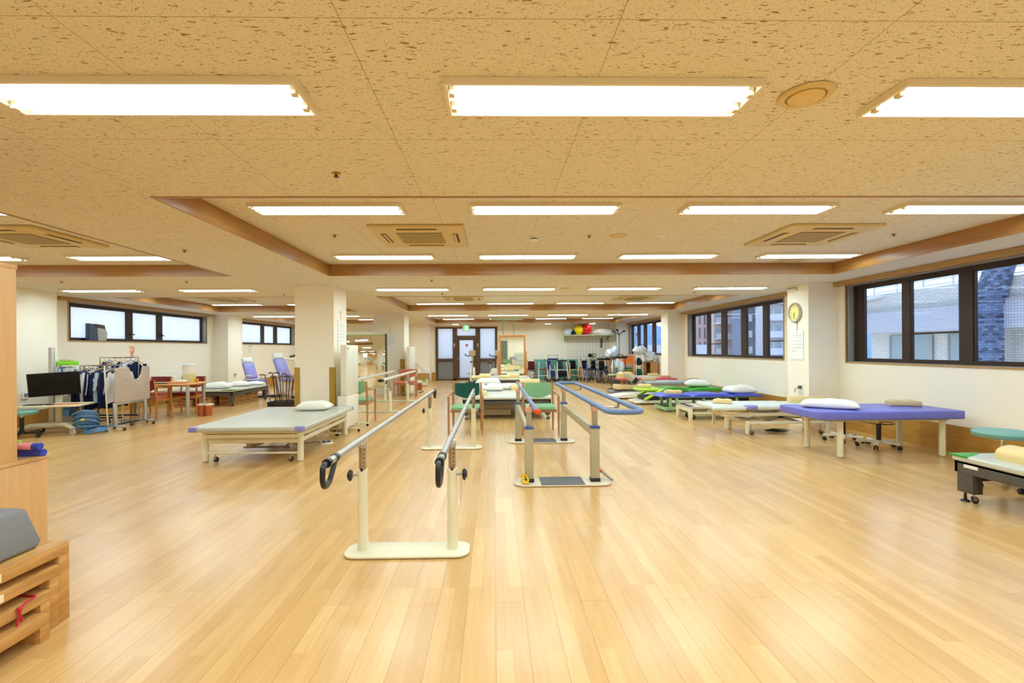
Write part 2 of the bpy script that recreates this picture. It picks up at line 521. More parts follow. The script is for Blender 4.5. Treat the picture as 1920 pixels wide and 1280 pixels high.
def glass_mat():
    m, nt, b = newmat('clear_window_glass')
    out = nt.nodes['Material Output']
    tr = N(nt, 'ShaderNodeBsdfTransparent'); tr.inputs[0].default_value = (.93, .96, .97, 1)
    gl = N(nt, 'ShaderNodeBsdfGlossy'); gl.inputs['Roughness'].default_value = .0
    fr = N(nt, 'ShaderNodeFresnel', i_IOR=1.45)
    mx = N(nt, 'ShaderNodeMixShader')
    ge = N(nt, 'ShaderNodeNewGeometry'); inv = N(nt, 'ShaderNodeMath', operation='SUBTRACT'); inv.inputs[0].default_value = 1
    mu = N(nt, 'ShaderNodeMath', operation='MULTIPLY')
    nt.links.new(ge.outputs['Backfacing'], inv.inputs[1]); nt.links.new(inv.outputs[0], mu.inputs[0]); nt.links.new(fr.outputs[0], mu.inputs[1])
    nt.links.new(mu.outputs[0], mx.inputs[0]); nt.links.new(tr.outputs[0], mx.inputs[1]); nt.links.new(gl.outputs[0], mx.inputs[2])
    nt.links.new(mx.outputs[0], out.inputs[0]); nt.nodes.remove(b)
    return m
def frost_mat(key='frosted_glass'):
    m, nt, b = newmat(key)
    out = nt.nodes['Material Output']
    tl = N(nt, 'ShaderNodeBsdfTranslucent'); tl.inputs[0].default_value = (.93, .95, .97, 1)
    df = N(nt, 'ShaderNodeBsdfDiffuse'); df.inputs[0].default_value = (.80, .86, .90, 1)
    gl = N(nt, 'ShaderNodeBsdfGlossy'); gl.inputs['Roughness'].default_value = .25
    m1 = N(nt, 'ShaderNodeMixShader'); m1.inputs[0].default_value = .22
    m2 = N(nt, 'ShaderNodeMixShader'); m2.inputs[0].default_value = .04
    nt.links.new(tl.outputs[0], m1.inputs[1]); nt.links.new(df.outputs[0], m1.inputs[2])
    nt.links.new(m1.outputs[0], m2.inputs[1]); nt.links.new(gl.outputs[0], m2.inputs[2])
    nt.links.new(m2.outputs[0], out.inputs[0]); nt.nodes.remove(b)
    return m
glass_m = glass_mat(); frost_m = frost_mat()
window_side(1, XR, 1, 1.6, 7.83, 1.10, 2.34,
            [(6.775, 7.50, 0), (5.93, 6.645, .41), (4.3, 5.75, 0), (3.1, 4.2, .41), (1.65, 3.0, 0)], False,
            [(6.645, 6.775), (5.76, 5.93), (4.2, 4.3), (3.0, 3.1)])
window_side(2, XR, 1, 9.55, 14.30, 1.10, 2.34,
            [(13.05, 13.95, 0), (12.26, 13.0, .33), (11.2, 12.1, 0), (10.3, 11.08, 0), (9.55, 10.22, .36)], False,
            [(12.95, 13.1), (12.03, 12.26), (11.04, 11.27), (10.17, 10.35)])
window_side(3, XR, 1, 16.4, 20.6, 1.10, 2.34,
            [(19.45, 20.3, 0), (18.62, 19.25, .36), (17.6, 18.45, 0), (16.4, 17.4, 0)], False,
            [(19.22, 19.5), (18.4, 18.68), (17.36, 17.66)])
window_side(4, XL, -1, 9.72, 14.30, 1.575, 2.34,
            [(9.77, 11.25, 0), (11.42, 12.25, 0), (12.42, 14.2, 0)], True,
            [(11.22, 11.43), (12.23, 12.44)])
window_side(5, XL, -1, 16.1, 20.5, 1.575, 2.34,
            [(16.15, 17.65, 0), (17.85, 18.65, 0), (18.9, 20.4, 0)], True,
            [(17.62, 17.88), (18.63, 18.94)])
# awning stays on the frosted windows
for y, nm in ((11.46, 1), (12.48, 2)):
    mb = MB(); mb.tube([(XL-.08, y, 2.10), (XL-.07, y+.05, 1.76)], .007, 6); mb.box(XL-.10, XL-.05, y+.0, y+.09, 1.73, 1.76)
    tag(mb.build('window_stay', black_pl), 'thin black stay of the awning pane, %s along the long frosted window' % ('first' if nm == 1 else 'second'), 'window stay')

# added unseen wall outside the far door, darkens its lower frosted glass
struct(MB().box(-3.4, 1.2, YF+1.0, YF+1.15, -.2, 1.12).build('wall_light_blocker', mat('blocker_grey', (150, 150, 150), .8), smooth=False))
# ---- far double door
root = struct(MB().box(DX0-.03, DX0, YF-.03, YF+.1, 0, DZ+.03).box(DX1, DX1+.03, YF-.03, YF+.1, 0, DZ+.03).box(DX0-.03, DX1+.03, YF-.03, YF+.1, DZ, DZ+.03).build('door_frame', pale_trim, smooth=False))
root.name = 'door_1'
brown = mat('brown_door_metal', (86, 62, 44), .4, .2)
gpanel = mat('grey_door_panel', (122, 122, 126), .5)
mb = MB(); y0, y1 = YF-.01, YF+.07
mb.box(DX0, DX1, y0, y1, DZ-.06, DZ)
for a, b in ((DX0, DX0+.09), (-1.79, -1.60), (-.80, -.60), (DX1-.09, DX1)): mb.box(a, b, y0, y1, 0, DZ-.06)
mb.box(-1.60, -.80, y0, y1, 1.83, 1.93); mb.box(DX0, DX1, y0, y1, 0, .05)
for a, b in ((DX0+.09, -1.79), (-.60, DX1-.09)): mb.box(a, b, y0, y1, .80, .94)
mb.build('door_frame', brown, root, smooth=False)
def fglass(a, b, z0, z1, p): return MB().box(a, b, YF+.02, YF+.03, z0, z1).build('glass_pane', frost_m, p, smooth=False)
fglass(DX0+.09, -1.79, .94, 2.24, root); fglass(-.60, DX1-.09, .94, 2.24, root); fglass(-1.60, -.80, 1.93, 2.24, root)
o = MB().box(DX0+.09, -1.79, YF+.01, YF+.04, .05, .80).build('door_panel', gpanel, root, smooth=False)
o = MB().box(-.60, DX1-.09, YF+.01, YF+.04, .05, .80).build('door_panel', gpanel, root, smooth=False)
mb = MB()
mb.box(-1.60, -1.50, YF+.0, YF+.05, .05, 1.83); mb.box(-.90, -.80, YF+.0, YF+.05, .05, 1.83); mb.box(-1.50, -.90, YF+.0, YF+.05, 1.74, 1.83); mb.box(-1.50, -.90, YF, YF+.05, .05, .10)
leaf = mb.build('door_leaf', brown, root, smooth=False)
MB().box(-1.50, -.90, YF+.02, YF+.03, .10, 1.74).build('glass_pane', frost_m, leaf, smooth=False)
mb = MB(); mb.cyl((-1.56, YF, .90), (-1.56, YF-.05, .90), .012, 8); mb.tube([(-1.56, YF-.05, .90), (-1.44, YF-.05, .90)], .009, 8); mb.ball((-1.56, YF-.005, .98), .02)
mb.build('door_handle', chrome, leaf)
mb = MB(); mb.prism([(-1.26, 1.56), (-1.10, 1.56), (-1.18, 1.42)], YF+.010, YF+.014, 'xz')
tag(mb.build('triangle_sticker', mat('orange_red', (206, 96, 58), .5)), 'orange red triangle sticker on the glass of the far door', 'sticker')
for x in (-1.72, -.70):
    tag(MB().box(x-.018, x+.018, YF-.03, YF-.01, 1.45, 1.60, .008).build('door_catch', white_pl), 'white catch on the brown post %s the door leaf' % ('just before' if x < -1 else 'just after'), 'door catch')
# escape sign
t = thing('exit_sign', 'green and white running man exit sign hanging above the far door', 'exit sign', (-1.19, YF-.35, 2.11))
MB().box(-.15, .15, -.02, .03, 0, .29, .008).build('sign_box', white_pl, t)
es = emat('exit_green', (30, 190, 90), 1.2); ew = emat('exit_white', (235, 250, 240), 1.4)
MB().box(-.11, .11, -.024, -.02, .04, .25).build('sign_face', es, t)
mb = MB(); mb.box(-.045, .075, -.026, -.0245, .05, .24)
f = mb.build('doorway_symbol', ew, t)
mb = MB(); mb.ball((.0, -.0275, .205), .014, (1, .15, 1), 10, 6)
mb.tube([(0, -.0275, .185), (-.004, -.0275, .135)], .011, 6); mb.tube([(-.004, -.0275, .135), (.026, -.0275, .10), (.02, -.0275, .07)], .007, 6)
mb.tube([(-.004, -.0275, .135), (-.02, -.0275, .095), (-.045, -.0275, .08)], .007, 6); mb.tube([(0, -.0275, .18), (.03, -.0275, .155)], .006, 6); mb.tube([(0, -.0275, .18), (-.028, -.0275, .15)], .006, 6)
mb.build('running_figure', es, t)
MB().cyl((0, .0, .29), (0, .0, L-2.11), .012, 8).build('hanger', white_pl, t)

# ================================================================== CEILING THINGS
tube_m = emat('fluorescent_tube', (226, 250, 255), 5.0)
tube_m.cycles.emission_sampling = 'NONE'
refl_m = mat('white_reflector', (245, 243, 238), .45, var=.01)
rim_m = mat('light_rim', (232, 222, 200), .5, var=.01)
def make_light():
    t = thing('ceiling_light', 'x', 'ceiling light', (0, 0, 0), 0)
    hx, hy = .645, .135
    mb = MB()
    for a in ((-hx, hx, -hy, -hy+.012), (-hx, hx, hy-.012, hy), (-hx, -hx+.014, -hy+.012, hy-.012), (hx-.014, hx, -hy+.012, hy-.012)):
        mb.box(*a, -.030, -.001)
    mb.build('frame', rim_m, t, smooth=False)
    mb = MB(); mb.box(-hx+.014, hx-.014, -hy+.012, hy-.012, -.006, -.002)
    mb.prism([(-.012, -.006), (.012, -.006), (0, -.022)], -hx+.014, hx-.014, 'yz')
    mb.build('reflector', refl_m, t, smooth=False)
    MB().box(-.628, .628, -.0025, .0025, -.029, -.0235).build('centre_ridge', refl_m, t, smooth=False)
    for s in (-1, 1):
        MB().cyl((-.598, s*.062, -.021), (.598, s*.062, -.021), .0145, 8).build('fluorescent_tube', tube_m, t)
    for sx in (-1, 1):
        for s in (-1, 1):
            mb = MB(); mb.box(sx*.615-.012, sx*.615+.012, s*.062-.016, s*.062+.016, -.040, -.006, .003)
            mb.build('lamp_socket', mat('socket_plastic', (222, 206, 170), .5), t)
    a = bpy.data.lights.new('lamp_glow', 'AREA'); a.shape = 'RECTANGLE'; a.size = 1.22; a.size_y = .225; a.energy = AREA_W
    a.color = (.77, .955, 1.0)
    lo = bpy.data.objects.new('lamp_glow', a); COL.objects.link(lo); lo.parent = t; lo.location = (0, 0, -.0225)
    return t
lt = make_light()
first = True
RN = {2.04: 'first', 4.205: 'second', 6.36: 'third', 8.50: 'fourth', 10.65: 'fifth', 12.88: 'sixth', 15.05: 'seventh', 17.2: 'eighth', 19.45: 'ninth'}
CN = {-1.42: 'above the chrome bars', .45: 'above the padded walking bars', 2.31: 'over the open floor', 4.20: 'along the right windows', -4.80: 'just left of the columns', -6.77: 'along the frosted windows'}
for y in (-2.3, -.1, 2.04, 4.205, 6.36, 8.50, 10.65, 12.88, 15.05, 17.2, 19.45):
    hi = any(a < y < b for a, b in CY)
    for x in (-6.77, -4.80, -1.42, .45, 2.31, 4.20):
        if x < -2 and y in (-2.3,): continue
        z = L+(UP if hi else 0)
        lab = 'lit ceiling light of the %s row from the front, %s' % (RN.get(y, 'hidden rear' if y < -1 else 'hidden middle'), CN[x])
        if first: lt.location = (x, y, z); lt['label'] = lab; lt['group'] = 'fluorescent ceiling lights'; first = False
        else: dup(lt, (x, y, z), 0, lab, 'fluorescent ceiling lights')

ac_m = mat('aged_ac_plastic', (214, 190, 132), .45); ac_in = mat('ac_intake', (128, 108, 62), .7); ac_dk = mat('ac_slot', (58, 44, 26), .6)
def grille_mat():
    m, nt, b = newmat('ac_grille')
    tc = N(nt, 'ShaderNodeTexCoord'); w = N(nt, 'ShaderNodeTexBrick', offset=.5)
    w.inputs['Scale'].default_value = 1; w.inputs['Brick Width'].default_value = .016; w.inputs['Row Height'].default_value = .011; w.inputs['Mortar Size'].default_value = .0022
    w.inputs['Color1'].default_value = lin((66, 50, 28)); w.inputs['Color2'].default_value = lin((74, 58, 34)); w.inputs['Mortar'].default_value = lin((206, 180, 116))
    nt.links.new(tc.outputs['Object'], w.inputs['Vector']); nt.links.new(w.outputs[0], b.inputs['Base Color'])
    b.inputs['Roughness'].default_value = .6
    return m
gr_m = grille_mat()
def make_ac():
    t = thing('air_conditioner', 'x', 'air conditioner')
    h = .475
    mb = MB(); mb.prism([(-h, -h), (h, -h), (h, h), (-h, h)], -.030, -.001, 'xy', .010)
    mb.build('panel', ac_m, t)
    MB().box(-.235, .235, -.235, .235, -.036, -.030).build('intake_grille', gr_m, t, smooth=False)
    for k in range(4):
        mb = MB(); M = RZ(k*PI/2)
        mb.box(-.20, .20, -.40, -.345, -.033, -.030, 0, M)
        sl = mb.build('air_slot', ac_dk, t, smooth=False)
        mb = MB(); mb.box(-.20, .20, -.378, -.352, -.040, -.033, .002, M @ TR(0, 0, 0))
        mb.build('louvre', ac_m, sl)
    return t
ac = make_ac(); ac.location = (-.77, 5.24, L+UP); ac['label'] = 'square yellowed ceiling air conditioner above the chrome parallel bars, grille with fine mesh'
G = 'ceiling air conditioners'; ac['group'] = G
dup(ac, (3.47, 5.24, L+UP), 0, 'square ceiling air conditioner in the nearest coffer beside the window wall', G)
dup(ac, (-4.95, 5.24, L+UP), 0, 'square ceiling air conditioner cut by the frame above the tall maple cabinet', G)
dup(ac, (-.73, 11.7, L+UP), 0, 'ceiling air conditioner in the second coffer, in line with the far door', G)
dup(ac, (3.47, 11.7, L+UP), 0, 'ceiling air conditioner in the second coffer beside the window wall', G)
dup(ac, (-6.4, 11.7, L+UP), 0, 'ceiling air conditioner above the dark platform bed with boxes', G)

sp = MB(); sp.lathe([(.0, -.022), (.075, -.022), (.085, -.012), (.088, 0), (.11, 0), (.112, -.006), (.098, -.012), (.09, -.004), (.088, -.001)][::-1], 28)
t = thing('ceiling_speaker', 'round yellowed ceiling speaker near the first light row', 'ceiling speaker', (1.335, 2.03, L))
mb = MB(); mb.lathe([(.10, 0), (.108, -.004), (.100, -.013), (.078, -.013), (.076, -.002)], 32); mb.build('ring', ac_m, t)
mb = MB(); mb.lathe([(.070, -.001), (.070, -.016), (.055, -.024), (.03, -.027), (0.001, -.028)], 32); mb.build('cone_cover', mat('aged_cream', (222, 196, 138), .5), t)
sp.bm.free()
t = thing('smoke_detector', 'small white domed smoke detector in the nearest coffer', 'smoke detector', (.45, 5.33, L+UP))
mb = MB(); mb.lathe([(.058, 0), (.06, -.012), (.05, -.018)], 24); mb.build('base', white_pl, t)
mb = MB(); mb.lathe([(.040, -.018), (.038, -.03)], 20); mb.build('sensor_gap', black_pl, t)
mb = MB(); mb.lathe([(.052, -.030), (.05, -.040), (.03, -.048), (.001, -.05)], 24); mb.build('cap', white_pl, t)
for x, y, lab in ((1.37, 5.27, 'flat round speaker cover in the nearest coffer'), (1.28, 8.60, 'flat round speaker cover behind the first beam')):
    mb = MB(); mb.lathe([(.095, 0), (.095, -.008), (.085, -.012), (.001, -.013)], 28)
    single(mb, 'speaker_cover', ac_m, lab, 'speaker cover', (x, y, L+(UP if y < 7 else 0)))
mb = MB(); mb.lathe([(.05, 0), (.05, -.008), (.03, -.016), (.001, -.018)], 20)
single(mb, 'ceiling_sensor', white_pl, 'small white round sensor beside the speaker cover', 'sensor', (1.84, 5.27, L+UP))
mb = MB(); mb.box(-.2, .2, -.2, .2, -.008, 0); single(mb, 'ceiling_hatch', mat('hatch', (200, 182, 140), .6), 'square ceiling hatch in the nearest coffer, beside its far trim', 'hatch', (4.25, 6.76, L+UP))
def make_sprinkler():
    t = thing('sprinkler', 'x', 'sprinkler')
    mb = MB(); mb.lathe([(.028, 0), (.028, -.004), (.012, -.006), (.012, -.012)], 16); mb.build('rosette', mat('brass', (196, 150, 60), .3, .8), t)
    mb = MB(); mb.cyl((0, 0, -.012), (0, 0, -.022), .008, 8); mb.lathe([(.016, -.022), (.016, -.025)], 12); mb.build('nozzle', mat('dark_brass', (70, 50, 30), .4, .6), t)
    return t
spk = make_sprinkler(); sg = 'sprinkler heads'
pts = [(-.95, 2.95, L, 'above the rail ends in front of the first coffer'), (-1.70, 5.21, L+UP, 'left of the coffer air conditioner'), (1.05, 5.26, L+UP, 'right of the smoke detector'),
       (4.40, 5.22, L+UP, 'in the nearest coffer near the window trim'), (-3.28, 5.19, L, 'on the beam between the two coffers'), (-4.73, 7.53, L, 'beyond the corner of the side coffer'),
       (-6.58, 7.48, L, 'above the gap beside the tall maple cabinet'), (-.96, 7.5, L, 'just behind the first main coffer'), (-.99, 9.3, L, 'in front of the second main coffer'), (3.9, 9.3, L, 'in front of the second coffer toward the windows'), (-4.0, 9.3, L, 'in front of the white column')]
for i, (x, y, z, lb) in enumerate(pts):
    lab = 'tiny brass sprinkler head '+lb
    if i == 0: spk.location = (x, y, z); spk['label'] = lab; spk['group'] = sg
    else: dup(spk, (x, y, z), 0, lab, sg)
for x, lb in ((-1.62, 'above the brown far door'), (2.3, 'above the walkers by the far wall'), (4.2, 'above the ball shelf')):
    t = thing('downlight', 'small lit downlight '+lb, 'downlight', (x, 20.5, L), 0, 'small downlights')
    mb = MB(); mb.lathe([(.15, 0), (.15, -.02)], 20); mb.build('rim', white_pl, t)
    mb = MB(); mb.lathe([(.13, -.02), (.12, -.03), (.001, -.032)], 20); mb.build('diffuser', emat('downlight_glow', (255, 246, 230), 6), t)
# ================================================================== HELPERS FOR FURNITURE
def caster(parent, x, y, r=.035, m=None, name='caster', top=None, rz=0):
    """fork + wheel; wheel rests on z=0 of its thing"""
    mb = MB(); M = TR(x, y, 0) @ RZ(rz)
    mb.lathe([(r*.86, -r*.36), (r, -r*.25), (r, r*.25), (r*.86, r*.36)], 14, (0.012, 0, r), 'y', M=M)
    w = mb.build(name, m or black_rub, parent)
    mb = MB(); h = top if top else r*2.3
    mb.box(-.012, .02, -r*.5, -r*.42, r*.9, r*2.15, 0, M); mb.box(-.012, .02, r*.42, r*.5, r*.9, r*2.15, 0, M); mb.box(-.014, .022, -r*.5, r*.5, r*2.08, r*2.2, .002, M)
    mb.cyl((0, 0, r*2.1), (0, 0, max(h, r*2.2)), .007, 8, M=M)
    mb.build('caster_fork', steel, w)
    return w

# ------------------------------------------------------------------ parallel bars with chrome rails
t = thing('parallel_bars', 'long cream parallel bars with chrome handrails and black loop grips', 'parallel bars', (-.58, 3.23, 0))
yf = 3.36
for s, y in ((0, 0), (1, yf)):
    mb = MB(); mb.prism(rrect(-.41, .41, y-.125, y+.12, .085, 6), .004, .020, 'xy', .006)
    mb.build('base_plate', cream_metal, t)
for x in (-.30, .295):
    for y in (0, yf):
        mb = MB(); mb.tube([(x, y, .018), (x, y, .54)], .034, 20, rs=[.036, .031]); mb.cyl((x, y, .52), (x, y, .552), .034, 20)
        p = mb.build('post', cream_metal, t)
        mb = MB(); mb.cyl((x, y, .54), (x, y, .715), .0235, 18)
        q = mb.build('inner_post', mat('satin_nickel', (178, 160, 140), .3, .85), p)
        mb = MB()
        for k in range(6): mb.cyl((x+(.012), y-.0205, .575+k*.027), (x+.012, y-.0255, .575+k*.027), .0045, 8)
        mb.build('height_hole', black_pl, p)
        mb = MB(); mb.cyl((x, y, .70), (x, y, .733), .028, 16, .024); mb.ball((x, y, .735), .026, (1, 1, .6)); mb.build('rail_bracket', chrome, p)
        sx = -1 if x < 0 else 1
        mb = MB(); mb.cyl((x+sx*.03, y, .512), (x+sx*.072, y, .512), .008, 10)
        mb.build('knob_shaft', steel, p)
        mb = MB(); mb.lathe([(.012, .066), (.030, .070), (.034, .078), (.030, .092), (.018, .100), (.006, .101)], 14, axis='x', M=TR(x, y, .512) @ (RZ(PI) if sx < 0 else Matrix.Identity(4)))
        for k in range(7):
            a = 2*PI*k/7; mb.ball((x+sx*.081, y+.031*math.cos(a), .512+.031*math.sin(a)), .009, (1, 1, 1), 8, 6)
        mb.build('knob', black_pl, p)
        mb = MB(); mb.ball((x+.002, y-.028, .552), .011, (1, .8, 1.1), 10, 8); mb.build('lock_pin', black_pl, p)
mb = MB(); mb.tube([(.352, -.012, .50), (.356, -.012, .42), (.350, -.012, .36), (.353, -.014, .34)], .0018, 5); mb.build('pin_chain', steel, t)
for x in (-.293, .291):
    xe = x*.97
    ra = MB().tube([(x, -.68, .757), (xe, yf+.42, .757)], .0205, 24).build('handrail', mat('satin_chrome', (200, 200, 200), .34, 1.0, var=.02), t)
    for ye, sg_ in ((-.68, -1), (yf+.42, 1)):
        X_ = x if sg_ < 0 else xe
        pth = [(X_, ye, .757), (X_, ye+sg_*.06, .757), (X_, ye+sg_*.085, .745), (X_, ye+sg_*.088, .68), (X_, ye+sg_*.07, .648), (X_, ye+sg_*.03, .640), (X_, ye-sg_*.02, .655), (X_, ye-sg_*.10, .735)]
        mb = MB(); mb.tube(roundpath(pth, .03, 4), .0145, 12)
        mb.cyl((X_, ye-sg_*.005, .757), (X_, ye+sg_*.03, .757), .024, 18)
        mb.cyl((X_, ye-sg_*.125, .757), (X_, ye-sg_*.085, .757), .0245, 18)
        mb.build('end_grip', black_pl, ra)

# ------------------------------------------------------------------ padded walking bars
pad_blue = mat('blue_grey_padding', (98, 124, 172), .45, var=.05)
stripe_pad = mat('steel_blue_rail', (108, 130, 178), .3, .2, var=.05)
beige_metal = mat('beige_metal', (178, 168, 140), .4)
peach = mat('peach_cap', (224, 168, 146), .5); blue_pl = mat('blue_plastic', (62, 84, 160), .4)
ribbed = mat('ribbed_rubber', (112, 112, 114), .7, bump=.3)
plate_m = mat('warm_plate', (214, 200, 176), .4)
t = thing('walking_bars', 'low beige walking bars with blue padded rails, the right one a closed loop', 'parallel bars', (.68, 4.83, 0))
for y, tot in ((0, 0), (2.15, 1)):
    mb = MB(); mb.prism(rrect(-.49, .48, y-.15, y+.16, .12, 6), .003, .016, 'xy', .005)
    pl = mb.build('base_plate', plate_m, t)
    mb = MB(); mb.box(-.225, .205, y-.14, y+.15, .016, .022, .002)
    for k in range(9): mb.box(-.222, .202, y-.13+k*.031, y-.117+k*.031, .021, .0245)
    mb.build('rubber_tread', ribbed, pl)
for x in (-.337, .325):
    for y in (0, 2.15):
        mb = MB(); mb.box(x-.043, x+.043, y-.036, y+.036, .016, .552, .006)
        p = mb.build('post', beige_metal, t)
        mb = MB(); mb.box(x-.048, x+.048, y-.041, y+.041, .014, .052, .004); mb.build('foot_boot', black_rub, p)
        mb = MB(); mb.box(x-.048, x+.048, y-.041, y+.041, .545, .570, .005); mb.build('collar', blue_pl, p)
        mb = MB(); mb.box(x-.027, x+.027, y-.024, y+.024, .55, .735, .008); mb.build('inner_post', mat('beige_inner', (166, 156, 132), .35), p)
        mb = MB(); mb.prism([(x-.032, .715), (x+.032, .715), (x+.030, .755), (x+.012, .775), (x-.012, .775), (x-.030, .755)], y-.03, y+.03, 'xz', .005); mb.build('post_cap', peach, p)
    mb = MB(); mb.box(x-.022, x+.022, .036, 2.114, .455, .545, .006); mb.build('side_beam', beige_metal, t)
mb = MB(); mb.tube([(-.305, -.62, .797), (-.305, 3.02, .797)], .0215, 18); r_ = mb.build('straight_rail', stripe_pad, t)
mb = MB(); mb.ball((-.305, -.625, .797), .028, (1, .7, 1), 18, 12); mb.ball((-.305, 3.025, .797), .027, (1, .7, 1), 14, 10); mb.build('end_cap', mat('red_cap', (232, 78, 46), .35), r_)
mb = MB()
for y in (0, 2.15): mb.cyl((-.325, y, .765), (-.308, y, .79), .012, 8)
mb.build('rail_bracket', black_pl, r_)
loop = roundpath([(.296, -.74, .80), (.60, -.74, .80), (.605, 2.82, .80), (.29, 2.82, .80)], .13, 7, True)
lp = MB().tube(loop, .024, 16, True).build('loop_rail', pad_blue, t)
mb = MB()
for y in (.03, 2.18):
    mb.tube([(.325, y+.02, .735), (.33, y+.10, .735), (.60, y+.10, .735)], .009, 8)
    mb.cyl((.60, y+.10, .735), (.60, y+.10, .79), .011, 8); mb.cyl((.305, y, .74), (.30, y, .79), .011, 8)
mb.build('rail_bracket', steel, lp)
mb = MB(); mb.tube([(-.40, -.10, .03), (-.42, -.06, .07), (-.39, -.03, .09), (-.37, -.08, .05), (-.40, -.12, .03), (-.44, -.08, .04), (-.41, -.05, .10), (-.44, -.02, .08)], .011, 6)
mb.ball((-.395, -.09, .03), .028, (1.2, .8, .6), 10, 6)
single(mb, 'strap', mat('yellow_strap', (228, 186, 28), .6), 'bundled yellow strap on the base plate of the blue walking bars', 'strap', (.70, 4.83, 0))
t = thing('steel_pipe', 'short steel tube with a red end leaning by the blue walking bars', 'pipe', (1.14, 4.86, .018))
mb = MB(); mb.tube([(.03, -.07, .014), (-.04, .07, .062)], .013, 12); mb.build('tube', steel, t)
mb = MB(); mb.tube([(-.04, .07, .062), (-.055, .10, .072)], .017, 12); mb.build('sleeve', mat('red_sleeve', (190, 60, 60), .5), t)

# ------------------------------------------------------------------ small white parallel bars behind
t = thing('parallel_bars', 'short parallel bars with pale plastic rails before the framed mirror', 'parallel bars', (-2.55, 10.5, 0))
pale_rail = mat('pale_rail', (222, 220, 208), .3)
for y in (0, 2.15):
    mb = MB(); mb.prism(rrect(-.52, .52, y-.07, y+.07, .05, 4), .003, .018, 'xy', .004); mb.build('base_plate', mat('pale_green_metal', (196, 204, 184), .4), t)
    for x in (-.29, .29):
        p = MB().cyl((x, y, .015), (x, y, .46), .036, 14).build('post', cream_metal, t)
        mb = MB(); mb.cyl((x, y, .45), (x, y, .70), .025, 12); mb.ball((x-.03, y-.01, .49), .03, (1, .8, 1), 10, 8); mb.build('inner_post', chrome, p)
for x in (-.29, .29):
    r_ = MB().tube([(x, -.72, .73), (x, 3.25, .73)], .032, 14).build('handrail', pale_rail, t)
    mb = MB(); mb.box(x-.055 if x > 0 else x-.04, x+.04, -.86, -.70, .70, .755, .012); mb.build('end_cap', black_pl, r_)

# ------------------------------------------------------------------ beds
def bolster(w, d, h, m=vinyl_tan, half=True):
    """half-round firm roll, long side on x"""
    n = 10
    pts = [(-d/2, 0), (d/2, 0)]+[(d/2*math.cos(a), h*.35+h*.65*math.sin(a)) for a in [PI*k/n for k in range(n+1)]] if half else None
    return MB().prism(pts, -w/2, w/2, 'yz', .012)
def wave_pillow(w, d, h):
    n = 14
    top = [(-w/2+w*k/n, h*(.62+.38*(math.cos(2*PI*k/n*1.0)))*.8+h*.15) for k in range(n+1)]
    pts = [(w/2, 0), (-w/2, 0)]+[(x, max(z, .25*h)) for x, z in top]
    return MB().prism(pts[::-1], -d/2, d/2, 'xz', .014)
def contour_pad(w, d, h):
    """block pad with softened edges and a dip"""
    pts = [(-w/2, 0), (w/2, 0), (w/2, h*.8), (w*.28, h), (0, h*.88), (-w*.28, h), (-w/2, h*.72)]
    return MB().prism(pts, -d/2, d/2, 'xz', .02)
PG = 'tan firm pillows on the beds'

# large cream treatment table on the left
t = thing('treatment_table', 'wide cream treatment table with grey vinyl top and lilac corners by the white column', 'treatment table', (-2.94, 6.75, 0))
mb = MB(); mb.slab(-.66, .69, -1.02, 1.02, .390, .445, .06, .016)
top = mb.build('padded_top', vinyl_grey, t)
for sx, sy in ((-1, -1), (1, -1), (1, 1), (-1, 1)):
    cx = .015 + sx*.675; mb = MB()
    o = rrect(-.664, .694, -1.024, 1.024, .06, 5)
    c = (sx*.675+.015, sy*1.02)
    pts = [p for p in o if abs(p[0]-c[0]) < .075 and abs(p[1]-c[1]) < .075]
    inner = [(p[0]-sx*.02, p[1]-sy*.02) for p in pts]
    mb.prism(rrect(min(c[0]-sx*.12, c[0]+sx*.005), max(c[0]-sx*.12, c[0]+sx*.005), min(c[1]-sy*.07, c[1]+sy*.006), max(c[1]-sy*.07, c[1]+sy*.006), .034, 5), .387, .447, 'xy', .012)
    mb.build('corner_cover', vinyl_lilac, top)
mb = MB(); mb.box(-.55, .60, -.95, .95, .36, .392, .004); mb.box(-.50, .55, -.93, -.87, .30, .345); mb.box(-.50, .55, .87, .93, .30, .345)
for x in (-.53, .56): mb.box(x-.02, x+.02, -.90, .90, .30, .345)
mb.build('top_frame', cream_metal, t)
for x in (-.555, .585):
    for y in (-.845, .905):
        lg = MB().cyl((x, y, .016), (x, y, .315), .036, 18).build('leg', cream_metal, t)
        MB().lathe([(.030, .0), (.033, .006), (.033, .016), (.02, .02)], 16, (x, y, 0)).build('levelling_foot', chrome, lg)
mb = MB()
for y in (-.845, .905): mb.box(-.52, .55, y-.012, y+.012, .225, .285, .003); mb.cyl((-.52, y, .105), (.55, y, .105), .012, 10)
for x in (-.555, .585): mb.box(x-.012, x+.012, -.81, .87, .235, .285, .003)
mb.build('lower_frame', cream_metal, t)
mb = MB()   # scissor lift
for x in (-.25, .25):
    mb.box(-.015, .015, -.42, .42, -.015, .015, 0, TR(x, -.05, .22) @ RX(.30)); mb.box(-.015, .015, -.42, .42, -.015, .015, 0, TR(x, -.05, .22) @ RX(-.30))
mb.cyl((-.35, -.05, .22), (.35, -.05, .22), .014, 10); mb.cyl((-.35, .30, .12), (.35, .30, .12), .014, 10); mb.cyl((-.3, -.45, .10), (.3, -.45, .10), .012, 10)
mb.build('lift_arms', steel, t)
mb = MB(); mb.box(-.25, -.02, -.70, -.45, .19, .33, .015); mb.cyl((-.16, -.60, .16), (-.16, -.25, .13), .035, 14); mb.build('lift_motor', mat('motor_beige', (206, 190, 158), .5), t)
mb = MB(); mb.box(.42, .56, -.10, .06, .26, .355, .006); mb.build('control_box', mat('light_grey_plastic', (206, 206, 204), .45), t)
for x, y in ((-.44, -.845), (.46, -.845), (.46, .86)): caster(t, x, y, .032, top=.11)
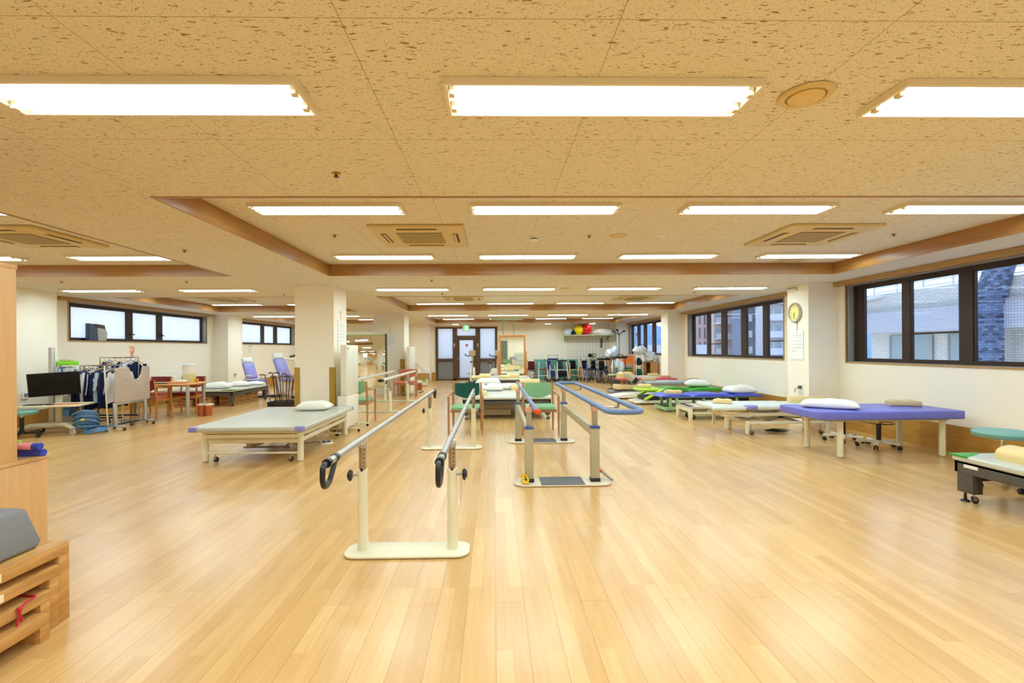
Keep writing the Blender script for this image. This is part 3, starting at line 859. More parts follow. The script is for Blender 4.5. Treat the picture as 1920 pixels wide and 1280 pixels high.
mb = MB(); mb.tube(roundpath([(.30, .62, .235), (.33, .62, .235), (.42, .70, .07), (.58, .72, .07)], .03), .012, 8); mb.build('brake_lever', cream_metal, t)
# pillow + pedal
single(MB().pillow((0, 0, 0), .50, .36, .13, 3), 'pillow', cotton, 'plump white pillow at the far end of the lilac cornered table', 'pillow', (-2.72, 7.36, .445), .1)
t = thing('foot_pedal', 'light grey two button foot switch on the floor by the cream table', 'foot switch', (-2.43, 7.02, 0), .5)
mb = MB(); mb.prism([(-.07, 0), (.07, 0), (.07, .03), (-.07, .012)], -.085, .085, 'yz', .004); mb.build('housing', white_pl, t)
mb = MB(); mb.box(-.055, -.01, -.03, .04, .022, .034, .002); mb.box(.012, .057, -.03, .04, .022, .034, .002); mb.build('pedal_button', black_pl, t)
mb = MB(); mb.tube(roundpath([(-2.49, 7.08, .008), (-2.60, 7.12, .006), (-2.80, 7.0, .006), (-3.0, 7.1, .006), (-3.05, 6.9, .12)], .1), .004, 6)
single(mb, 'cable', black_pl, 'black cable running from the foot switch under the cream table', 'cable')

# purple bench bed
t = thing('treatment_bed', 'purple vinyl treatment bed on four round cream legs by the window wall', 'treatment bed', (4.70, 6.02, 0))
mb = MB(); mb.slab(-.86, .90, -.40, .42, .475, .575, .03, .018); mb.build('padded_top', vinyl_purple, t)
mb = MB(); mb.box(-.72, .76, -.31, .34, .445, .477); mb.build('under_board', mat('under_board', (206, 196, 170), .6), t)
for x, y in ((-.52, -.26), (-.52, .36), (.735, -.26), (.735, .36)):
    lg = MB().cyl((x, y, .018), (x, y, .476), .034, 20).build('leg', cream_metal, t)
    MB().lathe([(.029, 0), (.031, .004), (.031, .010), (.026, .011), (.031, .012), (.031, .02)], 18, (x, y, 0)).build('levelling_foot', chrome, lg)
single(MB().pillow((0, 0, 0), .66, .34, .11, 11), 'pillow', cotton, 'long white pillow lying across the purple bed', 'pillow', (4.22, 6.00, .575), -.62)
single(contour_pad(.34, .20, .075), 'firm_pillow', vinyl_beige, 'beige contoured firm pillow on the wall end of the purple bed', 'firm pillow', (5.30, 6.16, .576), -.35, PG)

# generic pale hi-lo bed used twice
def leg_round(t, x, y, h, m=cream_metal, r=.032):
    lg = MB().cyl((x, y, .016), (x, y, h), r, 16).build('leg', m, t)
    MB().lathe([(r*.8, 0), (r*.9, .006), (r*.9, .018)], 14, (x, y, 0)).build('levelling_foot', chrome, lg)
t = thing('treatment_bed', 'pale sectional treatment bed with one lilac cushion band behind the purple bed', 'treatment bed', (4.45, 7.62, 0))
mb = MB(); mb.slab(-1.13, -.62, -.32, .30, .400, .458, .05, .018); mb.build('head_cushion', vinyl_pale, t)
mb = MB(); mb.slab(-.60, .72, -.34, .30, .392, .452, .03, .018); mb.build('body_cushion', vinyl_pale, t)
mb = MB(); mb.slab(-.60, -.42, -.344, -.20, .390, .454, .03, .016); mb.build('cushion_band', vinyl_lilac, t)
mb = MB(); mb.slab(-1.12, -.605, -.356, -.26, .384, .440, .025, .016); mb.build('arm_cushion', vinyl_pale, t)
mb = MB(); mb.box(-1.02, .68, -.25, .22, .372, .394, .003); mb.box(-.95, .68, -.27, -.235, .285, .335, .004); mb.box(-.95, .68, .20, .235, .285, .335, .004)
mb.prism([(-1.0, .39), (-.55, .30), (-.55, .27), (-1.0, .355)], -.30, -.27, 'xz')
for x in (-.9, -.5): mb.box(x-.02, x+.02, -.26, .22, .29, .33)
mb.build('top_frame', cream_metal, t)
mb = MB(); mb.box(-.58, .66, -.30, -.262, .165, .205, .003); mb.box(-.58, .66, .30, .262, .165, .205, .003); mb.box(-.58, -.54, -.28, .28, .165, .205); mb.box(.62, .66, -.28, .28, .165, .205)
mb.build('lower_frame', cream_metal, t)
for x, y in ((-.57, -.28), (.68, -.28), (-.57, .28), (.68, .28)): leg_round(t, x, y, .215)
mb = MB()
for y in (-.20, .18):
    mb.box(-.38, .38, -.012, .012, -.018, .018, 0, TR(0, y, .26) @ RY(.26)); mb.box(-.38, .38, -.012, .012, -.018, .018, 0, TR(0, y, .26) @ RY(-.26))
mb.build('lift_arms', steel, t)
mb = MB(); mb.box(-.28, -.04, -.12, .12, .22, .33, .012); mb.build('lift_motor', white_pl, t)
for x in (-.50, .58): caster(t, x, -.26, .030, top=.16)
mb = MB(); mb.prism([(-.90, .10), (-.86, .10), (-.845, .34), (-.885, .34)], -.24, -.21, 'xz'); mb.prism([(-.90, .10), (-.86, .10), (-.845, .34), (-.885, .34)], .17, .20, 'xz'); mb.build('arm_support', cream_metal, t)
single(contour_pad(.27, .16, .075), 'firm_pillow', vinyl_tan, 'tan contoured firm pillow on the head end of the lilac banded bed', 'firm pillow', (3.62, 7.60, .459), -.55, PG)
o = bolster(.52, .17, .10); single(o, 'bolster', vinyl_tan, 'tan half round bolster on the lilac banded bed beside the clock column', 'bolster', (5.03, 7.70, .452), -.18, 'tan bolsters')
mb = MB()
for k in range(6):
    mb.tube([((.10+.012*k)*math.cos(a+k)+.03*math.sin(3*a+k)+.02*(k%3), (.05+.008*k)*math.sin(a+k)+.02*math.sin(2*a+2*k), .010+.012*abs(math.sin(a*2+k))+.004*k) for a in [2*PI*j/22 for j in range(22)]], .0042, 5, True)
single(mb, 'coiled_cable', black_pl, 'heap of coiled dark cable under the lilac banded bed', 'cable', (4.42, 7.55, 0))

t = thing('treatment_bed', 'low pale treatment bed with bare cream end platform and square legs', 'treatment bed', (4.6, 9.14, 0))
mb = MB(); mb.slab(-.62, .95, -.30, .30, .245, .290, .04, .015); mb.build('cushion', vinyl_pale, t)
mb = MB(); mb.box(-.99, .9, -.30, .30, .215, .240, .004); mb.box(-.99, -.60, -.30, .30, .240, .252, .004); mb.build('platform', mat('grey_platform', (196, 190, 178), .4), t)
mb = MB()
for k in range(6): mb.box(-.985, -.90, -.24+k*.08, -.20+k*.08, .252, .262, .002)
mb.build('vent_slats', black_pl, t)
for x, y in ((-.98, -.29), (-.98, .29), (.85, -.29), (.85, .29)):
    MB().box(x-.03, x+.03, y-.03, y+.03, 0, .215, .004).build('leg', cream_metal, t)
mb = MB(); mb.box(-.95, .84, -.302, -.282, .12, .15, .003); mb.box(-.95, .84, .282, .302, .12, .15, .003); mb.box(-.99, -.97, -.27, .27, .155, .213, .003); mb.build('lower_frame', cream_metal, t)
for y in (-.13, .12): caster(t, -.88, y, .045, top=.2)

# blue bed
t = thing('treatment_bed', 'blue wavy cushioned treatment bed on mint green frame', 'treatment bed', (4.56, 10.35, 0))
def wavy(x0, x1, y0, y1, z0, h, wv, n=20, e=.0):
    pts = [(x0, z0), (x1, z0)]+[(x1-(x1-x0)*k/n, z0+h*(min(1, 4*k/n, 4*(n-k)/n)**.4)*1.0+wv*math.sin(PI*k/n)) for k in range(n+1)]
    return MB().prism(pts, y0, y1, 'xz', .012)
wavy(-1.08, -.42, -.33, .33, .315, .045, .008).build('head_cushion', vinyl_blue, t)
wavy(-.43, .42, -.34, .34, .310, .048, .014).build('body_cushion', vinyl_blue, t)
wavy(.40, 1.12, -.33, .33, .315, .045, .010).build('foot_cushion', vinyl_blue, t)
mb = MB(); mb.box(-.85, .95, -.26, .26, .285, .316, .004); mb.box(-.95, .8, -.30, -.26, .045, .10, .004); mb.box(-.95, .8, .26, .30, .045, .10, .004); mb.box(-1.0, -.93, -.33, .33, .035, .115, .006)
mb.build('frame', mint_metal, t)
mb = MB(); mb.box(-1.01, -.925, -.33, .33, .115, .123, .002); mb.box(-.8, .5, -.2, .2, .235, .28, .01); mb.box(.62, .9, -.12, .12, .20, .28, .02); mb.build('lift_motor', black_pl, t)
for x in (-.86, -.72, -.15, .55):
    for y in (-.26, .26): MB().box(x-.025, x+.025, y-.025, y+.025, .08, .29, .003).build('leg', mint_metal, t)
for x, y in ((-.90, -.31), (-.90, .30), (.75, -.31), (.75, .3)): caster(t, x, y, .024)
single(contour_pad(.36, .19, .085), 'firm_pillow', vinyl_tan, 'tan contoured firm pillow on the head end of the blue bed', 'firm pillow', (3.82, 10.25, .363), -.5, PG)
single(MB().pillow((0, 0, 0), .62, .42, .17, 5), 'pillow', cotton, 'puffy white pillow on the wall end of the blue bed', 'pillow', (5.28, 10.30, .36), .05)

# green bed
t = thing('treatment_bed', 'green treatment bed with lime head cushions on a sculpted white base', 'treatment bed', (4.56, 11.72, 0))
wavy(-.55, .10, -.30, .30, .315, .06, .02).build('body_cushion', vinyl_green, t)
wavy(.12, 1.16, -.31, .31, .315, .058, .010).build('foot_cushion', vinyl_green, t)
mb = MB(); mb.slab(-1.12, -.56, -.30, .30, .315, .375, .12, .025); mb.build('head_cushion', vinyl_lime, t)
for y, a in ((-.36, .5), (.36, .5)):
    mb = MB(); mb.slab(-.26, .26, -.07, .07, -.025, .025, .06, .02, TR(-.78, y, .245) @ RY(-a)); mb.build('arm_cushion', vinyl_lime, t)
mb = MB(); mb.prism([(-1.2, 0.03), (1.0, .03), (1.0, .09), (-.6, .10), (-.95, .10), (-1.2, .07)], -.33, .33, 'xz', .02); mb.build('base', white_metal, t)
mb = MB(); mb.box(-.98, .1, -.28, .28, .10, .19, .01); mb.box(-.2, .2, -.2, .2, .19, .26, .01); mb.build('lift_housing', mat('charcoal', (44, 44, 48), .5), t)
mb = MB(); mb.box(-.9, 1.0, -.22, .22, .285, .316, .005); mb.box(.3, .45, -.2, .2, .09, .29, .005); mb.box(-.5, -.4, -.2, .2, .18, .29, .005); mb.build('top_frame', mint_metal, t)
for x, y in ((-1.1, -.29), (-1.1, .29), (.9, -.29), (.9, .29)): caster(t, x, y, .014)
single(contour_pad(.34, .19, .09), 'firm_pillow', vinyl_tan, 'tan firm pillow on the lime green head cushion', 'firm pillow', (3.68, 11.78, .376), -.35, PG)
single(MB().pillow((0, 0, 0), .60, .40, .17, 8), 'pillow', cotton, 'crumpled white pillow on the foot of the green bed', 'pillow', (5.02, 11.85, .385), -.25)

# grey traction bed
t = thing('traction_bed', 'silver grey traction bed with white base and padded leg straps', 'traction bed', (4.72, 12.92, 0))
mb = MB(); mb.slab(-.72, .95, -.30, .30, .375, .462, .04, .033); mb.build('mattress', mat('silver_vinyl', (176, 178, 184), .35, var=.04), t)
mb = MB(); mb.prism([(-1.65, .03), (.8, .03), (.8, .12), (-.7, .15), (-1.2, .14), (-1.65, .08)], -.28, .28, 'xz', .02); mb.box(-.6, .6, -.2, .2, .14, .375, .01); mb.build('base', white_metal, t)
for y in (-.12, .10):
    mb = MB(); mb.tube([(-.82, y-.02, .36), (-1.0, y-.02, .50), (-1.12, y, .60), (-1.20, y, .66)], .07, 12, rs=[.06, .08, .075, .045]); s_ = mb.build('leg_sleeve', mat('stone_fabric', (188, 178, 158), .9), t)
    mb = MB(); mb.tube([(-.93, y-.02, .445), (-1.02, y-.02, .515)], .088, 12); mb.build('strap', black_rub, s_)
mb = MB(); mb.tube([(-.75, 0, .20), (-.80, 0, .42), (-1.05, 0, .44)], .04, 10); mb.build('traction_arm', grey_pl, t)
for x, y in ((-1.55, -.24), (-1.55, .24), (.7, -.24), (.7, .24)): caster(t, x, y, .014)
single(contour_pad(.36, .2, .11), 'firm_pillow', vinyl_beige, 'large beige firm pillow on the near end of the silver traction bed', 'firm pillow', (4.15, 12.9, .463), -.3, PG)
single(contour_pad(.34, .2, .07), 'firm_pillow', vinyl_beige, 'flat beige firm pillow on the wall end of the silver traction bed', 'firm pillow', (5.35, 13.0, .463), .1, PG)

# coral bed
t = thing('treatment_bed', 'coral red topped treatment bed with tan lower box on dark base', 'treatment bed', (4.34, 13.98, 0))
mb = MB(); mb.slab(-.78, .92, -.28, .28, .430, .475, .04, .014); mb.build('cushion', mat('coral_vinyl', (214, 84, 96), .4), t)
mb = MB(); mb.box(-.84, -.2, -.26, .26, .16, .29, .02); mb.build('foam_box', vinyl_tan, t)
mb = MB(); mb.prism([(-1.0, .05), (.7, .05), (.7, .12), (-.5, .14), (-1.0, .09)], -.27, .27, 'xz', .015); mb.box(-.4, .5, -.15, .15, .14, .43, .01); mb.build('base', mat('slate_plastic', (104, 108, 110), .5), t)
for x, y in ((-.9, -.24), (-.9, .24), (.6, -.24), (.6, .24)): caster(t, x, y, .025)
single(contour_pad(.40, .34, .18), 'firm_pillow', vinyl_tan, 'thick tan firm pillow on the coral red bed beside the leg sleeves', 'firm pillow', (3.80, 13.98, .476), .1, PG)
single(contour_pad(.3, .18, .07), 'firm_pillow', mat('peach_vinyl', (222, 170, 122), .5), 'small peach firm pillow on the wall end of the coral red bed', 'firm pillow', (5.0, 14.05, .476), .0, PG)

# bed by the far right window
t = thing('treatment_bed', 'grey topped bed beside the open wooden cabinet by the far window', 'treatment bed', (5.13, 15.72, 0))
mb = MB(); mb.slab(-.55, .55, -.42, .42, .37, .43, .05, .015); mb.build('padded_top', vinyl_grey, t)
mb = MB()
mb.box(-.5, .5, -.37, .37, .32, .372, .005); mb.build('top_frame', dark_grey, t)
for x, y in ((-.45, -.3), (.45, -.3), (-.45, .3), (.45, .3)): MB().box(x-.04, x+.04, y-.04, y+.04, 0, .32, .006).build('leg', dark_grey, t)
single(contour_pad(.34, .2, .08), 'firm_pillow', vinyl_tan, 'tan firm pillow on the grey bed below the far window', 'firm pillow', (5.25, 15.85, .43), .1, PG)

# dark framed mat platforms
def platform(label, x0, x1, y0, y1, z, green=None, loc=None, thin=.05):
    cx, cy = (x0+x1)/2, (y0+y1)/2; a, b = (x1-x0)/2, (y1-y0)/2
    t = thing('mat_platform', label, 'platform bed', (cx, cy, 0))
    MB().slab(-a, a, -b, b, z-thin, z, .04, .016).build('padded_top', vinyl_grey, t)
    top = [o for o in [t]][0]
    if green:
        for sx, sy in green:
            c = (sx*a, sy*b); w = .16
            pts = [(c[0]+sx*.004, c[1]+sy*.004), (c[0]-sx*w*1.6, c[1]+sy*.004), (c[0]-sx*w*1.2, c[1]-sy*w*.4), (c[0]+sx*.004, c[1]-sy*w)]
            if sx*sy < 0: pts = pts[::-1]
            MB().prism(pts, z-.014, z+.003, 'xy', .001).build('corner_cover', vinyl_green, t)
    mb = MB(); q = .022; h = z-thin
    mb.box(-a+q, a-q, -b+q, b-q, h-.02, h); 
    for s in (-1, 1):
        mb.box(min(s*(a-q), s*(a-q-.03)), max(s*(a-q), s*(a-q-.03)), -b+q, b-q, h-.10, h-.002, .003)
        mb.box(-a+q, a-q, min(s*(b-q), s*(b-q-.03)), max(s*(b-q), s*(b-q-.03)), h-.10, h-.002, .003)
    mb.build('top_frame', dark_grey, t)
    for sx in (-1, 1):
        for sy in (-1, 1):
            mb = MB(); x = sx*(a-q-.055); y = sy*(b-q-.08)
            mb.box(x-.045, x+.045, y-.07, y+.07, .085, h-.02, .006); lg = mb.build('leg', dark_grey, t)
            w = caster(lg, x, y-.035, .028, top=.088)
            mb = MB(); mb.lathe([(.034, 0), (.030, .012), (.012, .022), (.009, .088)], 12, (x+.0, y+.04, 0)); mb.build('levelling_foot', black_pl, lg)
    return t
pt = platform('grey topped platform bed with green corner at the frame edge beside a teal stool', 4.00, 5.25, 2.15, 4.17, .402, [(-1, 1)])
mb = MB(); mb.box(-.610, -.602, .78, .90, .305, .332, .001); mb.build('label_plate', white_pl, pt)
o = bolster(1.25, .24, .115); single(o, 'bolster', vinyl_tan, 'long tan half round bolster on the nearest grey platform bed', 'bolster', (4.29, 3.33, .402), PI/2, 'tan bolsters')
platform('long grey mat platform in the middle behind the two green armchairs', -.62, 1.10, 9.15, 11.02, .432)
platform('middle grey mat platform right behind the one by the green armchairs', -.64, 1.12, 11.06, 12.95, .432)
platform('far grey mat platform standing before the wood framed mirror', -.66, 1.14, 14.75, 16.7, .432, [(-1, -1)])
storage = thing('storage_box', 'long beige storage box under the middle mat platform', 'storage box', (.06, 9.62, 0))
mb = MB(); mb.box(-.48, .26, -.2, .2, .06, .29, .008); mb.build('box', mat('taupe_board', (168, 152, 126), .5), storage)
mb = MB(); mb.box(-.48, .26, -.212, -.202, .17, .178); mb.build('lid_seam', dark_grey, storage)
def rolls(items):
    for (x, y, z, w, d, h, lab, k) in items:
        single(bolster(w, d, h), 'bolster', vinyl_tan, lab, 'bolster', (x, y, z), k, 'tan bolsters')
rolls([(-.33, 9.55, .432, .36, .14, .10, 'tan bolster at the front edge of the middle platforms, behind the dark green chair', 0),
       (.62, 10.75, .432, .50, .18, .13, 'tan bolster behind the blue striped rail, left of the sage green chair', 0),
       (.76, 11.6, .432, .66, .20, .05, 'flat tan bolster lying before the rightmost roll on the middle platform', 0),
       (.92, 12.55, .432, .52, .2, .13, 'tall tan bolster at the far right of the middle platforms', 0),
       (-.45, 11.95, .432, .40, .16, .07, 'slim tan bolster left behind the two white pillows', 0),
       (-.55, 14.98, .432, .28, .2, .10, 'lower tan bolster of the left pair on the far platform', 0),
       (-.29, 15.25, .432, .36, .2, .14, 'taller tan bolster of the left pair on the far platform', 0),
       (.33, 14.98, .432, .30, .2, .11, 'lower tan bolster of the right pair on the far platform', 0),
       (.60, 15.25, .432, .40, .2, .15, 'taller tan bolster of the right pair on the far platform', 0)])
for (x, y, sx, sy, h, rz, lab, sd) in [(-.16, 12.3, .66, .40, .17, .0, 'large white pillow on the far half of the middle platforms', 21),
                                       (-.38, 10.65, .46, .38, .15, .1, 'white pillow half hidden behind the dark green chair', 22),
                                       (.0, 10.62, .42, .36, .15, -.05, 'white pillow in the middle of the row on the centre platform', 23),
                                       (.33, 10.9, .30, .30, .13, .3, 'small bunched white pillow at the end of the row on the centre platform', 24)]:
    single(MB().pillow((0, 0, 0), sx, sy, h, sd), 'pillow', cotton, lab, 'pillow', (x, y, .432), rz)

# platform at the left wall
platform('dark legged platform bed with grey top by the frosted windows, boxes underneath', -7.95, -6.30, 11.75, 13.65, .405, [(1, -1)])
for (x, y, sx, sy, h, rz, lab, sd) in [(-6.9, 12.2, .62, .42, .16, .2, 'big white pillow on the left wall platform, nearest corner', 31), (-6.75, 12.95, .5, .36, .13, .1, 'white pillow behind the big one on the left wall platform', 32), (-6.55, 13.35, .46, .3, .10, -.1, 'thin white pillow on the far end of the left wall platform', 33)]:
    single(MB().pillow((0, 0, 0), sx, sy, h, sd), 'pillow', cotton, lab, 'pillow', (x, y, .405), rz)
def carton_mat():
    m, nt, b = newmat('printed_carton')
    tc = N(nt, 'ShaderNodeTexCoord'); b.inputs['Roughness'].default_value = .8
    ns = N(nt, 'ShaderNodeTexNoise', i_Scale=8.0); nt.links.new(tc.outputs['Object'], ns.inputs['Vector'])
    nt.links.new(mixc(nt, ns.outputs['Fac'], lin((186, 134, 82)), lin((204, 154, 100))), b.inputs['Base Color'])
    return m
cart_m = carton_mat(); ink = mat('carton_print', (120, 62, 34), .8)
def carton(x, y, z, w, d, h, label, rz=0):
    t = thing('cardboard_box', label, 'cardboard box', (x, y, z), rz, 'cardboard boxes under the left platform')
    MB().box(-w/2, w/2, -d/2, d/2, 0, h, .003).build('carton', cart_m, t)
    mb = MB()
    for k in range(2):
        mb.box(w/2, w/2+.001, -d*.3, d*.25, h*(.25+.38*k), h*(.36+.38*k)); mb.box(-w*.3, w*.25, -d/2-.001, -d/2, h*(.25+.38*k), h*(.36+.38*k))
    mb.build('print', ink, t)
    MB().box(-w/2, w/2, -.025, .025, h, h+.001).build('tape', mat('brown_tape', (150, 100, 56), .4), t)
for i, (y, z, h) in enumerate([(12.15, 0, .25), (12.5, 0, .25), (12.85, 0, .2), (13.2, 0, .25)]):
    carton(-6.62, y, z, .28, .32, h, 'brown carton under the left platform bed, %s from the near leg' % ['first', 'second', 'third', 'fourth'][i])
carton(-7.0, 12.0, 0, .3, .36, .24, 'brown carton behind the near leg of the left platform bed')
carton(-7.55, 12.0, 0, .42, .3, .17, 'low brown carton at the wall side of the left platform bed')
# ------------------------------------------------------------------ armchairs
def make_chair(label, back_m, seat_m, loc, rz, wood_m=chair_wood, w=.54, h=.78, arms=True):
    """faces -y in its own frame"""
    t = thing('armchair', label, 'chair', loc, rz)
    a = w/2
    mb = MB()
    pr = [(-.25, .40), (-.25, .435), (-.20, .462), (.12, .455), (.20, .44), (.20, .40)]
    mb.prism(pr, -a+.035, a-.035, 'yz', .012); mb.build('seat', seat_m, t)
    # curved back
    n = 10; front, back = [], []
    for k in range(n+1):
        u = -1+2*k/n; x = u*(a-.045); y = .235+.035*(1-u*u)
        front.append((x, y)); back.append((x, y+.03))
    bm = bmesh.new(); mb = MB()
    zt = h
    for k in range(n):
        u0 = -1+2*k/n; u1 = -1+2*(k+1)/n
        zb0 = h-.25+.06*u0*u0*1.2; zb1 = h-.25+.06*u1*u1*1.2
        vs = [(front[k][0], front[k][1], zb0), (front[k+1][0], front[k+1][1], zb1), (front[k+1][0], front[k+1][1]+.03, zt), (front[k][0], front[k][1]+.03, zt),
              (back[k][0], back[k][1], zb0), (back[k+1][0], back[k+1][1], zb1), (back[k+1][0], back[k+1][1]+.03, zt), (back[k][0], back[k][1]+.03, zt)]
        V = [mb.bm.verts.new(v) for v in vs]
        for f in ((0, 1, 2, 3), (7, 6, 5, 4), (0, 4, 5, 1), (3, 2, 6, 7)) + (((0, 3, 7, 4),) if k == 0 else ()) + (((1, 5, 6, 2),) if k == n-1 else ()):
            mb.bm.faces.new([V[i] for i in f])
    bmesh.ops.remove_doubles(mb.bm, verts=mb.bm.verts, dist=1e-5); bmesh.ops.recalc_face_normals(mb.bm, faces=mb.bm.faces)
    bm.free()
    mb.build('backrest', back_m, t)
    for s in (-1, 1):
        mb = MB(); x = s*(a-.02)
        mb.tube([(x, .24, 0), (x, .215, .2), (x, .21, .42), (x, .245, .62), (x, .275, h+.005)], .018, 8, rs=[.014, .018, .021, .019, .015]); mb.build('leg', wood_m, t)
        xf = s*(a+.015) if arms else s*(a-.03)
        mb = MB(); mb.tube([(xf, -.24, 0), (xf, -.225, .3), (xf, -.215, .60 if arms else .40)], .018, 8, rs=[.014, .019, .018]); mb.build('leg', wood_m, t)
        if arms:
            mb = MB(); mb.tube(roundpath([(xf, -.235, .585), (xf, -.215, .618), (xf, .0, .625), (s*(a), .14, .63), (x, .255, .665)], .04, 4), .019, 8); mb.build('armrest', wood_m, t)
    mb = MB()
    mb.box(-a+.03, a-.03, -.225, -.200, .355, .402, .004); mb.box(-a+.03, a-.03, .19, .213, .355, .402, .004)
    for s in (-1, 1): mb.box(min(s*(a-.035), s*(a-.015)), max(s*(a-.035), s*(a-.015)), -.22, .21, .35, .402, .004)
    mb.build('seat_rail', wood_m, t)
    return t
make_chair('armchair with dark green back and sage seat behind the far end of the chrome bars', dkgreen_fab, green_fab, (-.45, 7.78, 0), 0, w=.50)
make_chair('armchair with sage green back and seat between the blue padded rails', green_fab, green_fab, (.72, 7.72, 0), 0, w=.53)
make_chair('sage green armchair seen from behind beside the white screen at the column', green_fab, green_fab, (-2.52, 8.96, 0), PI, w=.50)
make_chair('coral red armchair beside the calendar column, behind the short parallel bars', red_fab, red_fab, (-2.50, 13.75, 0), 0, w=.56)
# red chairs round the left table
amber = wood('amber_wood', (214, 142, 60), (190, 116, 40), .4, (40, 40, 3))
make_chair('brick red armchair with its back to the viewer at the work table', wine_fab, red_fab, (-6.84, 9.74, 0), PI+.08, amber, w=.50)
make_chair('wine red armchair at the far side of the work table by the water tank', wine_fab, wine_fab, (-6.66, 10.62, 0), .12, amber, w=.52)
make_chair('wine red armchair at the far side of the work table, window end', wine_fab, red_fab, (-7.42, 10.62, 0), -.05, amber, w=.50)
# work table
TX, TY, TR_ = -6.86, 10.06, .12
t = thing('work_table', 'light wood work table with grey legs among the red chairs', 'table', (TX, TY, 0), TR_)
mb = MB(); mb.slab(-.78, .76, -.40, .40, .662, .690, .16, .010); mb.build('tabletop', wood('table_beech', (226, 170, 108), (210, 150, 88), .4, (3, 30, 30)), t)
mb = MB(); mb.box(-.68, .66, -.34, -.31, .635, .662); mb.box(-.68, .66, .31, .34, .635, .662); mb.build('apron', mat('table_grey', (168, 160, 146), .5), t)
for x in (-.67, .67):
    for y in (-.33, .33): MB().cyl((x, y, 0), (x, y, .662), .030, 14, .034).build('leg', MATS['table_grey'], t)
def tpt(px, Y): return (Y*(px-926)/905, Y, .690)
# things on the table
t = thing('keyboard', 'black keyboard at the left end of the work table', 'keyboard', tpt(314, 9.85), .3)
MB().box(-.16, .16, -.06, .06, 0, .015, .004).build('body', black_pl, t)
mb = MB()
for i in range(12):
    for j in range(4): mb.box(-.148+i*.0247, -.128+i*.0247, -.048+j*.025, -.028+j*.025, .015, .019)
mb.build('keys', dark_grey, t)
mb = MB(); mb.slab(-.17, .17, -.11, .11, 0, .035, .04, .01)
single(mb, 'tray', mat('woven_tray', (204, 138, 88), .7, bump=.3), 'shallow woven tray on the work table', 'tray', tpt(341, 9.92), .1)
t = thing('soap_bottle', 'white pump bottle on the work table', 'bottle', tpt(334, 10.12))
mb = MB(); mb.lathe([(.036, 0), (.038, .01), (.038, .12), (.02, .145), (.014, .16)], 16); mb.build('bottle', white_pl, t)
mb = MB(); mb.cyl((0, 0, .16), (0, 0, .19), .008, 8); mb.box(-.035, .012, -.008, .008, .185, .198, .003); mb.build('pump', white_pl, t)
single(MB().pillow((0, 0, 0), .20, .14, .06, 41), 'cloth', cotton, 'crumpled white cloth beside the bottle on the work table', 'cloth', tpt(349, 10.16))
t = thing('water_tank', 'white lidded clear water tank on the work table', 'water tank', tpt(361.5, 10.30))
mb = MB(); mb.lathe([(.11, 0), (.115, .03), (.125, .18), (.125, .185)], 20); mb.build('tank_base', mat('cream_tank', (220, 212, 160), .3), t)
mb = MB(); mb.lathe([(.122, .185), (.124, .34), (.124, .35)], 20); mb.build('tank_body', white_pl, t)
mb = MB(); mb.lathe([(.130, .35), (.130, .37), (.115, .38), (.001, .382)], 20); mb.build('lid', mat('lid_blue', (206, 218, 226), .4), t)
t = thing('spray_bottle', 'small yellow and amber bottle at the window end of the work table', 'bottle', tpt(375, 10.22))
MB().box(-.03, .03, -.025, .025, 0, .08, .006).build('label_body', mat('amber_plastic', (214, 136, 48), .4), t)
MB().cyl((-.045, 0, 0), (-.045, 0, .12), .016, 10).build('yellow_tube', mat('yellow_plastic', (226, 204, 60), .4), t)
# double waste bin
t = thing('waste_bin', 'pair of joined brown waste bins with clear liner beside the work table', 'waste bin', (-6.02, 10.16, 0))
bin_m = mat('russet_plastic', (176, 88, 44), .35)
for x in (-.075, .075):
    mb = MB(); mb.tube([(x, 0, 0), (x, 0, .235)], .07, 18, rs=[.066, .076]); mb.build('bin', bin_m, t)
mb = MB()
for x in (-.075, .075): mb.lathe([(.077, .215), (.080, .235), (.074, .25), (.068, .238)], 18, (x, 0, 0))
mb.tube([(.14, 0, .235), (.17, .01, .25), (.165, .02, .22)], .012, 6); mb.build('bin_liner', mat('liner', (222, 214, 208), .3), t)
t = thing('waste_bin', 'small russet waste bin with clear liner at the foot of the far white screen', 'waste bin', (-2.36, 15.35, 0))
MB().tube([(0, 0, .05), (0, 0, .30)], .08, 16, rs=[.074, .084]).build('bin', bin_m, t)
MB().lathe([(.085, .285), (.088, .31), (.08, .33)], 16).build('bin_liner', MATS['liner'], t)
mb = MB(); mb.box(-.12, .12, -.10, .10, .03, .05, .01); mb.build('bin_dolly', chrome, t)
for x in (-.09, .09):
    for y in (-.07, .07): mb = MB(); mb.ball((x, y, .016), .016, (1, 1, 1), 8, 6); mb.build('wheel', black_rub, t)

# ------------------------------------------------------------------ tall white screens
def screen(label, x, y, y1, h):
    t = thing('folding_screen', label, 'screen', (x, y, 0))
    d = y1-y
    MB().box(-.05, .05, 0, d, .60*h/1.44, h, .012).build('upper_panel', mat('screen_white', (232, 226, 210), .45), t)
    MB().box(-.105, .052, 0, d, .07, .595*h/1.44, .012).build('lower_panel', MATS['screen_white'], t)
    mb = MB(); mb.box(.0505, .053, .05, d-.05, .66*h/1.44, h-.10, .001); mb.build('inset', mat('screen_inset', (222, 220, 208), .4), t)
    mb = MB(); mb.cyl((.05, .07, h-.06), (.058, .07, h-.06), .014, 10); mb.build('latch', black_pl, t)
    for yy in (.08, d-.04):
        f = MB().box(-.20, .24, yy-.018, yy+.018, .045, .07, .005).build('foot_bar', cream_metal, t)
        for xx in (-.17, .215):
            mb = MB(); mb.lathe([(.018, -.012), (.022, -.006), (.022, .006), (.018, .012)], 12, (xx, yy, .022), 'y'); mb.build('wheel', black_rub, f)
screen('tall white room screen on castors beside the nearer column', -2.455, 7.92, 8.60, 1.43)
